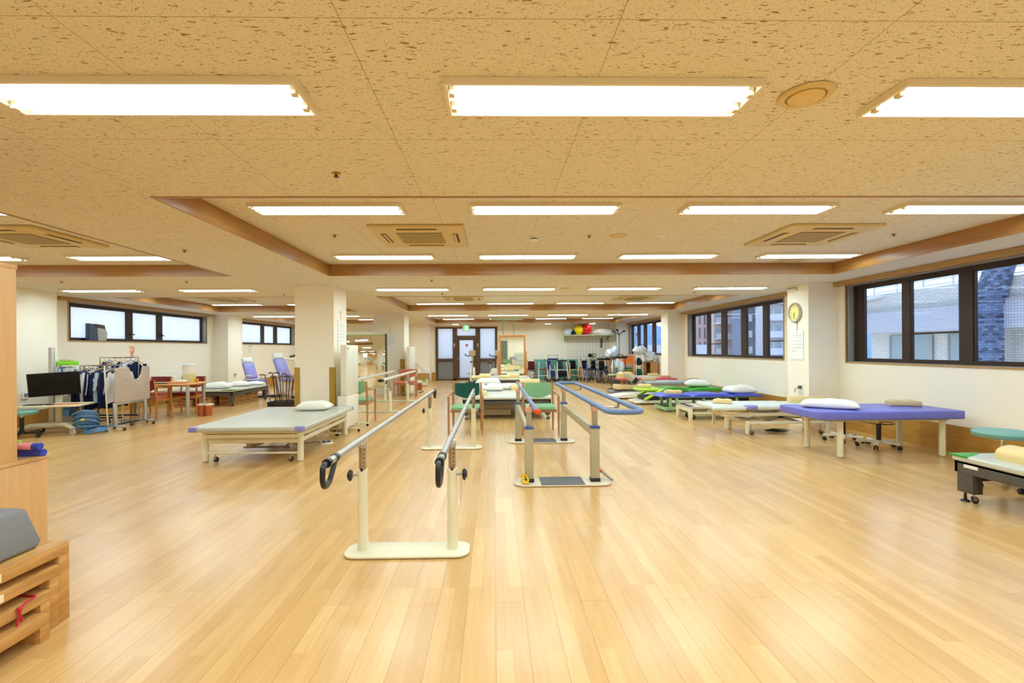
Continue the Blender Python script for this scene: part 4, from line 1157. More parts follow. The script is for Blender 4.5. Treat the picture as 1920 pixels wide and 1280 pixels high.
screen('tall white room screen on castors beyond the calendar column', -2.50, 14.15, 15.05, 1.43)

# ------------------------------------------------------------------ mirrors
def mirror_mat():
    m, nt, b = newmat('mirror_glass')
    b.inputs['Base Color'].default_value = (.88, .92, .88, 1); b.inputs['Metallic'].default_value = 1; b.inputs['Roughness'].default_value = .015
    return m
mir = mirror_mat()
t = thing('standing_mirror', 'wide posture mirror with thin green edge and dark side posts, before the calendar column', 'mirror', (-3.57, 13.55, 0), 0)
MB().box(-.53, .53, -.012, .012, .30, 1.76, .002).build('mirror_glass', mir, t)
for z in (1.757, .29): MB().box(-.535, .535, -.014, .014, z, z+.016).build('green_edge', mat('edge_green', (120, 196, 92), .4), t)
for s in (-1, 1):
    mb = MB(); mb.box(min(s*.535, s*.575), max(s*.535, s*.575), -.03, .05, .10, 1.79, .004); p = mb.build('side_post', mat('dark_post', (62, 60, 56), .4), t)
    f = MB().box(min(s*.53, s*.58), max(s*.53, s*.58), -.26, .26, .065, .10, .005).build('foot_bar', white_metal, p)
for x in (-.555, .555):
    for y in (-.22, .22): caster(t, x, y, .03)
t = thing('standing_mirror', 'wood framed tall mirror behind the far mat platform', 'mirror', (.66, 17.4, 0), 0)
fw = wood('honey_frame', (212, 148, 66), (190, 122, 44), .4, (30, 30, 3))
MB().box(-.42, .42, -.01, .01, .20, 1.80).build('mirror_glass', mir, t)
mb = MB(); mb.box(-.475, .475, -.02, .025, 1.78, 1.845, .004); mb.box(-.475, .475, -.02, .025, .15, .21, .004); mb.box(-.475, -.415, -.02, .025, .2, 1.79, .004); mb.box(.415, .475, -.02, .025, .2, 1.79, .004); mb.build('frame', fw, t)
for s in (-1, 1):
    mb = MB(); mb.box(min(s*.478, s*.52), max(s*.478, s*.52), -.02, .025, 0.03, 1.26, .004); mb.box(min(s*.47, s*.53), max(s*.47, s*.53), -.22, .22, 0, .05, .005); mb.build('stand_post', fw, t)
# green straps above the mirror and the ceiling fixture that carries them
gst = mat('green_strap', (60, 190, 150), .6)
t = thing('suspension_rig', 'pale square ceiling rig with green hanging straps above the wood framed mirror', 'suspension rig', (.50, 18.6, L))
mb = MB(); mb.box(-.62, .62, -.35, .35, .06, .075, .003); mb.box(-.62, .62, -.36, -.33, .055, .085); mb.build('board', mat('rig_mint', (196, 226, 196), .5), t)
mb = MB(); mb.tube([(-.16, 0, .06), (-.15, 0, -.3), (-.14, .0, -.62)], .012, 6); mb.build('strap', gst, t)
mb = MB(); mb.tube([(.24, 0, .06), (.26, 0, -.3), (.28, .0, -.62)], .012, 6); mb.build('strap', gst, t)
for x in (-.4, .5): MB().cyl((x, .2, .075), (x, .2, .158), .012, 8).build('hanger', steel, t)

# ------------------------------------------------------------------ exercise bikes
def bike(label, x, y, rz, mon):
    t = thing('exercise_bike', label, 'exercise bike', (x, y, 0), rz)
    mb = MB(); mb.box(-.25, .25, -.52, -.44, .0, .06, .015); mb.box(-.2, .2, .44, .52, 0, .06, .015); mb.build('foot_bar', black_pl, t)
    mb = MB(); mb.prism([(-.40, .08), (.35, .06), (.25, .34), (-.05, .62), (-.32, .62), (-.42, .35)], -.10, -.02, 'yz', .02); mb.prism([(-.40, .08), (.35, .06), (.25, .34), (-.05, .62), (-.32, .62), (-.42, .35)], .02, .10, 'yz', .02); mb.box(-.02, .02, -.45, .40, .05, .10); mb.build('housing', white_pl, t)
    mb = MB(); mb.tube([(0, -.25, .5), (0, -.33, 1.08)], .025, 10); mb.build('handle_post', mat('tan_post', (206, 186, 158), .4), t)
    mb = MB(); mb.tube([(-.29, -.20, 1.16), (-.27, -.22, 1.10), (-.2, -.3, 1.08), (.2, -.3, 1.08), (.27, -.22, 1.10), (.29, -.20, 1.16)], .02, 8); mb.build('handlebar', black_pl, t)
    mb = MB(); mb.box(-.13, .13, -.36, -.33, 1.08, 1.30, .02); mb.build('monitor', mon, t)
    mb = MB(); mb.cyl((0, .22, .3), (0, .26, .80), .022, 8); mb.build('seat_post', steel, t)
    mb = MB(); mb.ball((0, .28, .83), .13, (1, 1.15, .35), 14, 8); mb.build('saddle', black_pl, t)
    for s in (-1, 1):
        mb = MB(); mb.tube([(s*.10, -.08, .30), (s*.12, -.08+s*.12, .30-s*.08)], .012, 6); mb.box(min(s*.12, s*.22), max(s*.12, s*.22), -.08+s*.12-.05, -.08+s*.12+.05, .29-s*.08, .31-s*.08, .005); mb.build('pedal', black_pl, t)
bike('white exercise bike with tan monitor before the far door leaf', -.86, 19.4, .0, mat('tan_monitor', (196, 172, 138), .5))
bike('white exercise bike half hidden by the wood framed mirror', -.02, 18.3, .5, MATS['tan_monitor'])

# ------------------------------------------------------------------ stools
def stool(label, x, y, h, base_m, r=.18, ring=False, thick=.06, col=teal_vinyl):
    t = thing('stool', label, 'stool', (x, y, 0), random.uniform(0, 1))
    mb = MB(); mb.lathe([(.001, h-thick), (r*.93, h-thick), (r, h-thick*.6), (r, h-thick*.3), (r*.92, h), (.001, h+.004)], 28); mb.build('seat', col, t)
    mb = MB(); mb.lathe([(.06, h-thick-.02), (.06, h-thick)], 12); mb.cyl((0, 0, .3), (0, 0, h-thick), .014, 10); mb.build('gas_piston', chrome, t)
    mb = MB(); mb.cyl((0, 0, .09), (0, 0, .32), .028, 12); mb.build('column', black_pl, t)
    if ring:
        mb = MB(); mb.tube([(.17*math.cos(2*PI*k/24), .17*math.sin(2*PI*k/24), h-thick-.05) for k in range(24)], .006, 6, True)
        for k in range(3): mb.tube([(0, 0, h-thick-.03), (.17*math.cos(2*PI*k/3), .17*math.sin(2*PI*k/3), h-thick-.05)], .005, 6)
        mb.build('ring_lever', black_pl, t)
    mb = MB()
    for k in range(5):
        a = 2*PI*k/5; mb.box(.02, .245, -.018, .018, .062, .092, .006, RZ(a))
    mb.lathe([(.045, .06), (.045, .1)], 14); mb.build('star_base', base_m, t)
    for k in range(5):
        a = 2*PI*k/5; mb = MB()
        for s in (-1, 1): mb.lathe([(.022, -.008), (.026, -.004), (.026, .004), (.022, .008)], 12, (.235, s*.015, .026), 'y', RZ(a))
        mb.cyl((.235, 0, .04), (.235, 0, .065), .007, 6, M=RZ(a)); mb.build('caster', black_rub, t)
    return t
stool('stool with black column and white star base below the middle of the purple bed', 4.98, 6.80, .44, white_metal, .17)
stool('stool with ring lever and white star base under the wall end of the purple bed', 5.12, 6.34, .44, white_metal, .17, True)
stool('round teal stool behind the green cornered platform bed at the frame edge', 4.83, 4.50, .535, black_pl, .22)
stool('round teal stool with black star base by the monitor cart', -7.42, 7.72, .43, black_pl, .20)

# ------------------------------------------------------------------ tall maple cabinet, low cabinet, rolls and box
t = thing('tall_cabinet', 'tall maple cabinet cut by the frame edge, scuffed side panel', 'cabinet', (-3.0, 2.22, 0))
MB().box(-.40, .40, -.46, .46, .755, 1.80, .002).build('body', maple, t)
MB().box(-.405, .402, -.462, .465, 1.795, 1.82, .002).build('top_board', maple, t)
mb = MB()
for (y, z) in ((.27, 1.43), (.30, 1.41), (.31, 1.13), (.26, 1.11), (.24, 1.09)): mb.prism([(y-.012, z), (y+.008, z+.016), (y+.014, z-.004)], .4003, .4008, 'yz')
mb.build('scuff_mark', mat('scuff', (246, 226, 178), .6), t)
t = thing('low_cabinet', 'low maple cabinet carrying the tall cabinet and the rolled mats', 'cabinet', (-3.0, 2.31, 0))
MB().box(-.40, .395, -.56, .55, 0, .728, .002).build('body', maple, t)
MB().box(-.405, .40, -.562, .565, .73, .754, .002).build('top_board', maple, t)
t = thing('exercise_mat_roll', 'thick dark blue roll at the bottom of the low cabinet stack', 'rolled mat', (-2.82, 2.775, .755))
MB().cyl((-.3, 0, .022), (.274, 0, .022), .021, 16).build('roll', mat('royal_foam', (44, 62, 170), .6), t)
t = thing('exercise_mat_roll', 'pink roll with blue end lying on the dark blue roll', 'rolled mat', (-2.84, 2.755, .797))
MB().cyl((-.3, 0, .020), (.256, 0, .020), .019, 16).build('roll', mat('pink_foam', (238, 150, 160), .6), t)
MB().cyl((.256, 0, .020), (.295, 0, .020), .0195, 16).build('end_sleeve', MATS['royal_foam'], t)
t = thing('ruler', 'bright green strip lying behind the pink roll', 'strip', (-2.9, 2.80, .797))
MB().box(-.25, .20, -.012, .012, 0, .045, .002).build('strip', mat('lime_strip', (140, 204, 50), .5), t)
t = thing('tissue_box', 'bright blue box with white stripes on top of the tall cabinet', 'box', (-2.83, 2.36, 1.82))
MB().box(-.16, .145, -.10, .10, 0, .085, .004).build('carton', mat('cyan_carton', (20, 150, 196), .4), t)
mb = MB(); mb.box(-.12, .1455, -.1005, .1005, .030, .042); mb.box(-.12, .1455, -.1005, .1005, .055, .062); mb.build('white_band', white_pl, t)

# nested wooden step platforms (cross section in y-z, deep in -x)
def step(label, x0, x1, ya, yb, h, th=.05, lt_=.05, red=False):
    t = thing('step_platform', label, 'step platform', (0, 0, 0), 0, 'nested wooden step platforms')
    MB().box(x0, x1, ya, yb, h-th, h, .004).build('top_board', step_wood, t)
    for y in (ya, yb-lt_): MB().box(x0, x1, y, y+lt_, 0, h-th, .003).build('side_board', step_wood, t)
    return t
s1 = step('largest worn wooden step platform, the grey wedge lies on it', -2.68, -2.165, 1.02, 2.495, .388, .058, .058)
s2 = step('second largest wooden step platform nested inside the largest', -2.66, -2.158, 1.085, 2.43, .296, .052, .052)
s3 = step('third wooden step platform, with a red ribbon round its corner', -2.64, -2.150, 1.145, 2.372, .200, .05, .05)
s4 = step('smallest wooden step platform, innermost and lowest of the nest', -2.62, -2.10, 1.20, 2.315, .118, .048, .05)
MB().box(-2.1648, -2.1635, 2.03, 2.155, .339, .375).build('paper_label', mat('cream_label', (236, 222, 186), .6), s1)
MB().box(-2.1578, -2.1565, 2.03, 2.158, .252, .286).build('paper_label', MATS['cream_label'], s2)
mb = MB(); mb.tube(roundpath([(-2.40, 2.32, .204), (-2.15, 2.30, .204), (-2.143, 2.24, .203), (-2.140, 2.215, .19), (-2.143, 2.20, .12)], .01), .005, 6); mb.tube([(-2.143, 2.205, .198), (-2.138, 2.215, .15), (-2.142, 2.222, .13)], .005, 6)
mb.ball((-2.140, 2.212, .19), .010, (1, 1, 1), 8, 6)
single(mb, 'ribbon', mat('crimson_cord', (190, 30, 56), .5), 'crimson ribbon tied over the third wooden step platform', 'ribbon')
mb = MB(); mb.prism([(1.58, .002), (2.41, .002), (2.43, .03), (2.355, .205), (2.32, .222), (1.95, .222), (1.58, .10)], -2.64, -2.235, 'yz', .022, seg=3)
mb.bm.verts.ensure_lookup_table()
single(mb, 'wedge_cushion', fabric('slate_cover', (132, 134, 142)), 'grey fabric wedge cushion on the largest wooden step platform', 'cushion', (0, 0, .388))

# ------------------------------------------------------------------ monitor cart (left)
t = thing('monitor_cart', 'white rolling cart with tilted black monitor and silver column', 'monitor cart', (-7.22, 8.12, 0), .25)
MB().slab(-.42, .42, -.26, .26, .455, .485, .06, .010).build('desk_shelf', cream_metal, t)
mb = MB(); mb.box(-.20, -.13, .14, .20, .10, 1.42, .008); mb.build('column', alum, t)
mb = MB(); mb.box(-.10, -.02, .12, .18, .10, 1.0, .008); mb.build('column_cover', cream_metal, t)
mb = MB()
for s in (-1, 1): mb.tube([(s*.0-.1, .12, .13), (s*.25-.1, -.05, .14), (s*.38-.05, -.24, .10)], .035, 8, rs=[.05, .04, .03])
mb.box(-.36, .3, .08, .2, .09, .15, .02); mb.build('star_base', cream_metal, t)
for x in (-.42, .32): caster(t, x, -.25, .045, alum, top=.11)
for x in (-.33, .28): caster(t, x, .2, .04, top=.1)
mb = MB(); mb.box(-.32, .32, -.02, .02, -.19, .19, .006, TR(-.02, -.04, .82) @ RZ(.38) @ RY(-.05) @ RX(.16)); sc_ = mb.build('monitor', mat('screen_black', (6, 6, 7), .45, spec=.25), t)
mb = MB(); mb.box(-.30, .30, .02, .05, -.10, .10, .01, TR(-.02, -.04, .82) @ RZ(.38) @ RX(.16)); mb.cyl((-.07, .0, .82), (-.07, .14, .82), .03, 8); mb.build('monitor_bracket', dark_grey, t)
tag_list = [('folder', mat('orange_folder', (236, 118, 28), .5), (.17, -.08), (.18, .10, .006), 'orange folder on the shelf of the monitor cart', 'folder'),
            ('laptop', black_pl, (-.25, -.08), (.13, .09, .012), 'closed black laptop on the shelf of the monitor cart', 'laptop'),
            ('paper_sheet', paper, (.08, .10), (.2, .07, .004), 'white paper sheets at the back of the monitor cart shelf', 'papers'),
            ('mouse', black_pl, (-.02, -.15), (.045, .03, .018), 'small black device in front of the papers on the cart', 'device')]
def cart_pt(x, y): 
    c, s_ = math.cos(.25), math.sin(.25)
    return (-7.22+c*x-s_*y, 8.12+s_*x+c*y)
for nm, m_, (x, y), (a, b, h), lab, cat in tag_list:
    p = cart_pt(x, y); single(MB().box(-a, a, -b, b, 0, h, min(.004, h*.4)), nm, m_, lab, cat, (p[0], p[1], .4855), .25)
# shelf trolley behind with books
t = thing('shelf_trolley', 'grey shelf trolley behind the monitor cart holding folders and books', 'trolley', (-7.72, 8.98, 0))
tg = mat('trolley_grey', (160, 158, 150), .45)
for z in (.12, .48, .84):
    MB().box(-.36, .36, -.16, .16, z, z+.02).box(-.36, .36, -.17, -.155, z-.05, z+.07).build('shelf', tg, t)
for x in (-.36, .33):
    for y in (-.17, .14): MB().box(x, x+.03, y, y+.03, .06, 1.1).build('post', tg, t)
for x in (-.33, .33):
    for y in (-.14, .14): caster(t, x, y, .028)
rb = random.Random(3); cl = [(92, 140, 196), (130, 96, 66), (226, 224, 218), (60, 96, 150), (190, 196, 200), (216, 200, 180), (120, 164, 208)]
for zi, z in enumerate((.14, .50, .86)):
    x = -.30; k = 0
    while x < .28:
        w = rb.uniform(.02, .045); h = rb.uniform(.15, .22); ci = rb.randrange(len(cl))
        single(MB().box(0, w*.94, -.12, .08, 0, h, .001), 'binder', mat('binder_%d' % ci, cl[ci], .6), 'binder on the %s shelf of the grey trolley' % ['lowest', 'middle', 'highest'][zi], 'binder', (-7.72+x, 8.98, z), 0, 'binders on the %s trolley shelf' % ['lowest', 'middle', 'highest'][zi])
        x += w; k += 1
        if k > 9: x += .03; k = 0
t = thing('storage_box', 'small lime green box on top of the trolley behind the monitor', 'box', (-7.80, 8.98, .862+.24))
MB().box(-.12, .12, -.1, .1, 0, .075, .005).build('box', mat('lime_box', (134, 214, 40), .5), t); MB().box(-.10, .06, -.06, .06, .076, .11, .008).build('tan_cap', vinyl_beige, t)
# hose coil
mb = MB(); r0 = random.Random(5)
P_ = []
for k in range(9*20+1):
    a = 2*PI*k/20; q = k/180
    P_.append((.155*math.cos(a)+.03*math.sin(a*.37), .13*math.sin(a)+.02*math.cos(a*.61), .03+.25*q+.07*math.cos(a+1.2)*min(1, q*3+.2)+.045))
mb.tube(P_, .0125, 7)
P_ = [(.14+.17*math.cos(a)*(1-.1*k), .02+.14*math.sin(a), .014+.02*k+.03*math.sin(a+2)**2) for k in range(3) for a in [2*PI*j/20 for j in range(20)]]
mb.tube(P_, .0125, 7)
hose = single(mb, 'coiled_hose', mat('blue_hose', (84, 134, 182), .35), 'coil of blue hose heaped on the floor beside the monitor cart', 'hose', (-6.76, 8.12, 0))
MB().cyl((.05, -.15, .235), (.09, -.14, .25), .018, 10).build('hose_tag', mat('tag_yellow', (226, 206, 50), .5), hose)
t = thing('pole', 'white stick with red tip rising behind the blue hose', 'stick', (-6.62, 8.40, 0))
MB().tube([(0, 0, .0), (-.10, .05, 1.10)], .011, 8).build('stick', white_pl, t); MB().tube([(-.10, .05, 1.10), (-.102, .051, 1.125)], .013, 8).build('tip', MATS['red_sleeve'], t)

# overbed table, top folded upright
t = thing('overbed_table', 'grey folding overbed table with a round cutout, top tipped upright', 'overbed table', (-6.42, 8.70, 0), .02)
n = 14
o = [(-.40, .47), (.40, .47), (.42, .50), (.42, 1.05), (.40, 1.075), (.25, 1.075)] + [(.08+.155*math.cos(math.radians(-a))+.0, 1.06+.21*math.sin(math.radians(-a))) for a in range(8, 173, 12)] + [(-.12, 1.075), (-.38, 1.065), (-.41, 1.04), (-.42, .50)]
MB().prism(o, -.012, .012, 'yz', .004).build('tabletop', wood('ash_laminate', (190, 176, 166), (178, 164, 154), .5, (3, 3, 40)), t)
mb = MB()
for y in (-.36, .36): mb.box(-.06, -.02, y-.03, y+.03, .09, .47, .004)
mb.box(-.05, -.03, -.36, .36, .43, .46, .003); mb.build('upright_post', alum, t)
for y in (-.36, .36):
    f = MB().box(-.48, .12, y-.025, y+.025, .065, .095, .006).build('foot_bar', alum, t)
    for x in (-.45, .10): caster(t, x, y, .028)

# clothes racks
def rack(label, x0, x1, y, z, post_m, base_m):
    t = thing('clothes_rack', label, 'clothes rack', ((x0+x1)/2, y, 0)); a = (x1-x0)/2
    MB().tube([(-a, 0, z), (a, 0, z)], .012, 8).build('top_rail', post_m, t)
    for s in (-1, 1):
        MB().cyl((s*a, 0, .07), (s*a, 0, z), .012, 8).build('post', post_m, t)
        MB().box(s*a-.015, s*a+.015, -.22, .22, .055, .08, .003).build('foot_bar', base_m, t)
        for yy in (-.2, .2): caster(t, s*a, yy, .022)
    MB().box(-a, a, -.012, .012, .16, .185).build('lower_bar', base_m, t)
rack('front clothes rack with crowded hangers of navy garments', -7.36, -6.62, 8.72, 1.10, chrome, black_pl)
rack('taller clothes rack behind the upright overbed table', -7.28, -6.58, 9.06, 1.235, chrome, black_pl)
stripe = mat('pale_stripe', (214, 218, 226), .85)
def garment(label, x, y, z, w, ln, m, trim, tilt, sd):
    t = thing('hanging_jacket', label, 'garment', (x, y, z), tilt, 'garments on the %s clothes rack' % ('front' if y < 8.9 else 'taller'))
    rr = random.Random(sd); p1, p2 = rr.uniform(0, 6), rr.uniform(0, 6)
    def f(s_):
        def g(u, v):
            wd = w*(.30+.70*min(1, v*4.5)**.6)*(1-.12*v)
            yy = (u-.5)*2*wd/2
            th = .035*(1-abs(u-.5)*2)**.5*(.5+.5*min(1, v*3))+.012*math.sin(u*19+p1+v*3)*v+.006*math.sin(u*31+p2)
            return (s_*(abs(th)+.003), yy, -.05-ln*v-.10*(abs(u-.5)*2)**1.6*max(0, 1-v*3)*.8+.02*math.sin(u*9+p2)*v)
        return g
    mb = MB(); mb.sheet(f(1), 14, 12, .003); mb.sheet(f(-1), 14, 12, .003); b = mb.build('body', m, t)
    for s_ in (-1, 1):
        mb = MB(); mb.tube([(.03, s_*w*.36, -.10), (.045, s_*w*.42, -.28), (.03, s_*w*.45, -ln*.75)], .028, 6, rs=[.03, .034, .028]); sl = mb.build('sleeve', m, t)
        if trim: MB().tube([(.058, s_*w*.39, -.12), (.080, s_*w*.43, -.28), (.060, s_*w*.46, -ln*.7)], .008, 5).build('stripe', trim, sl)
    mb = MB(); mb.tube([(0, w*.34, -.09), (0, 0, -.02), (0, -w*.34, -.09)], .006, 6); mb.tube([(0, 0, -.02), (0, 0, .005), (0, .018, .022), (0, .008, .034), (0, -.012, .028)], .0028, 6); mb.build('hanger', mat('hanger_%d' % (sd % 4), [(210, 190, 40), (60, 80, 190), (176, 120, 70), (200, 200, 200)][sd % 4], .4), t)
rg = random.Random(9); cols = [navy_fab, navy_fab, fabric('white_knit', (224, 226, 230)), navy_fab, navy_fab, fabric('pale_blue_cloth', (176, 196, 216)), navy_fab, navy_fab, MATS['white_knit'], navy_fab]
ORD = ['leftmost', 'second', 'third', 'fourth', 'fifth', 'sixth', 'seventh', 'eighth', 'ninth', 'tenth']
for k in range(9):
    x = -7.28+k*.076
    m_ = cols[k]; nmn = 'navy' if m_ is navy_fab else ('white' if m_ is MATS['white_knit'] else 'pale blue')
    garment('%s sports garment on the front rack, %s hanger from the monitor cart' % (nmn, ORD[k] if k else 'first'), x, 8.72, 1.078, .46, .55+rg.uniform(0, .16), m_, stripe if k % 2 else None, rg.uniform(-.42, -.2), k)
cols2 = [navy_fab, fabric('olive_tan', (170, 150, 100)), MATS['white_knit'], navy_fab, MATS['white_knit'], MATS['white_knit'], navy_fab]
for k in range(7):
    x = -7.20+k*.095; m_ = cols2[k]; nmn = 'navy' if m_ is navy_fab else ('tan' if m_ is MATS['olive_tan'] else 'white')
    garment('%s garment on the taller rack, %s hanger from the wall' % (nmn, ORD[k] if k else 'first'), x, 9.06, 1.212, .40, .60+rg.uniform(0, .2), m_, None, rg.uniform(-.4, .2), 20+k)
# model hand on top of the rack (an orthotic splint model)
t = thing('hand_model', 'small skin coloured anatomical hand model above the clothes racks', 'hand model', (-6.70, 9.06, 1.247))
skin = mat('skin_plastic', (220, 160, 124), .5)
mb = MB(); mb.tube([(0, 0, 0), (0, 0, .05), (0, 0, .09)], .022, 10, rs=[.022, .018, .030]); mb.ball((0, 0, .12), .034, (1.05, .5, 1.2), 14, 10)
for k, (x, l, a) in enumerate(((-.026, .055, -.22), (-.009, .068, -.06), (.009, .064, .08), (.025, .050, .24))):
    mb.tube([(x, 0, .14), (x+a*.03, -.004, .14+l*.6), (x+a*.07, -.016, .14+l)], .0085, 7, rs=[.009, .008, .0065])
mb.tube([(.028, -.006, .105), (.054, -.014, .135), (.060, -.018, .165)], .009, 7, rs=[.011, .009, .007]); mb.build('hand', skin, t)

# ------------------------------------------------------------------ training recliners and canes
def recliner(label, x, y, rz, s=1.0):
    t = thing('training_chair', label, 'training machine', (x, y, 0), rz)
    mb = MB(); mb.slab(-.17*s, .17*s, -.06, .06, -.02, .40*s, .04, .02, RX(0)); mb.bm.free(); 
    mb = MB(); M = TR(0, .22, .62*s) @ RX(-.45)
    mb.prism(rrect(-.17*s, .17*s, -.10*s, .40*s, .03), -.045, .045, 'xz', .02, M); mb.build('backrest', vinyl_lilac, t)
    mb = MB(); mb.prism(rrect(-.15*s, .15*s, .405*s, .56*s, .03), -.045, .045, 'xz', .02, M); mb.build('headrest', mat('cloud_vinyl', (216, 218, 214), .4), t)
    mb = MB(); mb.slab(-.20*s, .20*s, -.28, .20, .43*s, .50*s, .05, .02); mb.build('seat', vinyl_lilac, t)
    mb = MB(); mb.box(-.16, .16, .05, .30, .10, .43*s, .02); mb.box(-.05, .05, -.5, .4, .05, .12, .01); mb.build('base', white_metal, t)
    for q in (-1, 1):
        mb = MB(); mb.tube([(q*.24, .2, .45*s), (q*.24, .05, .62*s), (q*.24, -.2, .62*s)], .02, 8); mb.build('armrest', white_metal, t)
    mb = MB(); mb.tube([(0, -.3, .45*s), (0, -.5, .40*s), (0, -.55, .15)], .03, 8); mb.build('leg_lever', steel, t)
    mb = MB(); mb.box(-.3, .3, .32, .38, 0, .06, .01); mb.box(-.3, .3, -.5, -.44, 0, .06, .01); mb.build('foot_bar', black_pl, t)
    return t
recliner('lilac cushioned training chair behind the left wall platform', -7.0, 14.3, 1.0)
recliner('larger lilac cushioned training chair beside the cane stand', -5.95, 14.1, 1.1, 1.12)
t = thing('pulley_machine', 'cream tubular frame with black grips between the two lilac training chairs', 'training machine', (-6.35, 14.9, 0), .3)
mb = MB(); mb.tube(roundpath([(.25, 0, 0.05), (.25, 0, 1.05), (-.25, 0, 1.1)], .12), .035, 8); mb.box(-.2, .4, -.25, .25, 0, .08, .01); mb.build('frame', cream_metal, t)
mb = MB(); mb.tube([(-.25, 0, 1.1), (-.38, 0, 1.08)], .03, 8); mb.tube([(.1, -.1, 1.15), (.3, -.1, 1.2)], .03, 8); mb.build('grip', black_pl, t)
t = thing('cane_stand', 'low black rack holding walking sticks beside the column', 'cane stand', (-5.03, 11.95, 0))
MB().box(-.42, .42, -.26, .26, 0.0, .05, .006).box(-.42, .42, -.26, -.24, .05, .11).box(-.42, -.40, -.26, .26, .05, .11).box(.40, .42, -.26, .26, .05, .11).build('tray', black_pl, t)
mb = MB(); mb.box(-.42, .42, .24, .26, .05, .11)
for k in range(6): mb.cyl((-.3+k*.12, .1, .05), (-.3+k*.12, .1, .10), .02, 8)
mb.build('cane_socket', dark_grey, t)
rc = random.Random(12); ccol = [((104, 70, 120), 'purple'), ((34, 30, 32), 'black'), ((38, 36, 40), 'black'), ((92, 64, 40), 'dark brown'), ((80, 60, 110), 'violet'), ((44, 34, 30), 'dark'), ((150, 112, 64), 'bamboo coloured'), ((50, 40, 60), 'plum'), ((30, 30, 30), 'black'), ((120, 60, 40), 'russet')]
for k, (c, cn) in enumerate(ccol):
    x = -5.40+k*.05; y = 11.78+(k % 3)*.14
    t = thing('walking_stick', '%s walking stick, %s in the low rack beside the column' % (cn, ORD[k] if k else 'first'), 'walking stick', (x, y, .055), 0, 'walking sticks in the rack')
    tx = -.15+k*.02+(.05 if k % 2 else 0); h = .66+rc.uniform(-.06, .12)
    cm = mat('cane_%d' % k, c, .4)
    MB().tube([(0, 0, 0), (tx, .02, h)], .013, 8).build('shaft', cm, t)
    hd = rc.uniform(-.6, .6)
    MB().tube([(tx, .02, h-.01), (tx-.01, .02, h+.02), (tx-.10*math.cos(hd), .02-.10*math.sin(hd), h+.025), (tx-.125*math.cos(hd), .02-.12*math.sin(hd), h-.0)], .015, 8).build('handle', mat('cane_handle_%d' % (k % 3), [(110, 82, 50), (28, 26, 26), (90, 58, 36)][k % 3], .4), t)
    MB().cyl((0, 0, -.0), (-.002, 0, .03), .015, 8).build('rubber_tip', black_rub, t)

# things on the left wall
t = thing('air_purifier', 'dark blue and silver curved device on the sill of the frosted window', 'device', (XL-.055, 10.35, 1.580))
MB().prism([(-.14, 0), (.10, 0), (.04, .34), (-.14, .36)], -.03, .05, 'yz', .006).build('side_body', mat('slate_blue', (64, 78, 104), .4), t)
MB().prism([(.09, 0), (.30, 0), (.34, .14), (.28, .30), (.06, .34)], -.035, .055, 'yz', .01).build('curved_front', mat('silver_plastic', (178, 180, 178), .35), t)
MB().prism([(.03, .28), (.27, .25), (.26, .335), (.03, .355)], -.036, .058, 'yz', .003).build('dark_visor', dark_grey, t)
t = thing('wall_notice', 'small white sheet pinned to the wall below the far frosted window', 'notice', (XL+.01, 16.85, 1.28))
MB().box(-.004, .006, -.11, .11, 0, .24, .001).build('sheet', paper, t)
MB().box(-.004, .008, -.10, .10, .215, .238, .001).build('clip', steel, t)
for i, (x, y) in enumerate(((-7.915, 8.3), (-7.96, 15.0))):
    t = thing('wall_socket', 'small wall socket low on the left column %s' % ('by the teal stool' if i == 0 else 'behind the wall platform'), 'wall socket', (x, y, .62))
    MB().box(0, .012, -.06, .06, -.06, .06, .003).build('cover', white_pl, t)
    mb = MB(); mb.box(.012, .014, -.035, .035, -.03, .03); mb.build('socket_holes', grey_pl, t)
# ------------------------------------------------------------------ wall clock, calendars
t = thing('wall_clock', 'round silver wall clock with yellow face on the window side column', 'wall clock', (5.28, 8.34, 1.945))
mb = MB(); mb.lathe([(.165, 0), (.172, -.012), (.172, -.034), (.160, -.044), (.148, -.040), (.146, -.020)], 40, axis='x'); mb.build('rim', mat('clock_silver', (186, 186, 182), .3, .5), t)
mb = MB(); mb.lathe([(.147, -.010), (.147, -.020), (.001, -.021)], 40, axis='x'); mb.build('dial', mat('dial_yellow', (232, 222, 140), .5), t)
def text(body, size, m, parent, M, name='lettering', align='CENTER'):
    cu = bpy.data.curves.new('txt', 'FONT'); cu.body = body; cu.size = size; cu.align_x = align; cu.align_y = 'CENTER'; cu.extrude = .0004
    o = bpy.data.objects.new('txt', cu); COL.objects.link(o)
    dg = bpy.context.evaluated_depsgraph_get()
    me = bpy.data.meshes.new_from_object(o.evaluated_get(dg)); bpy.data.objects.remove(o)
    me.transform(M); me.name = name; me.materials.clear(); me.materials.append(m)
    r = bpy.data.objects.new(name, me); COL.objects.link(r); r.parent = parent
    return r
ink_d = mat('ink_dark', (70, 68, 70), .7); ink_r = mat('ink_red', (220, 110, 110), .7); ink_b = mat('ink_blue', (90, 100, 170), .7)
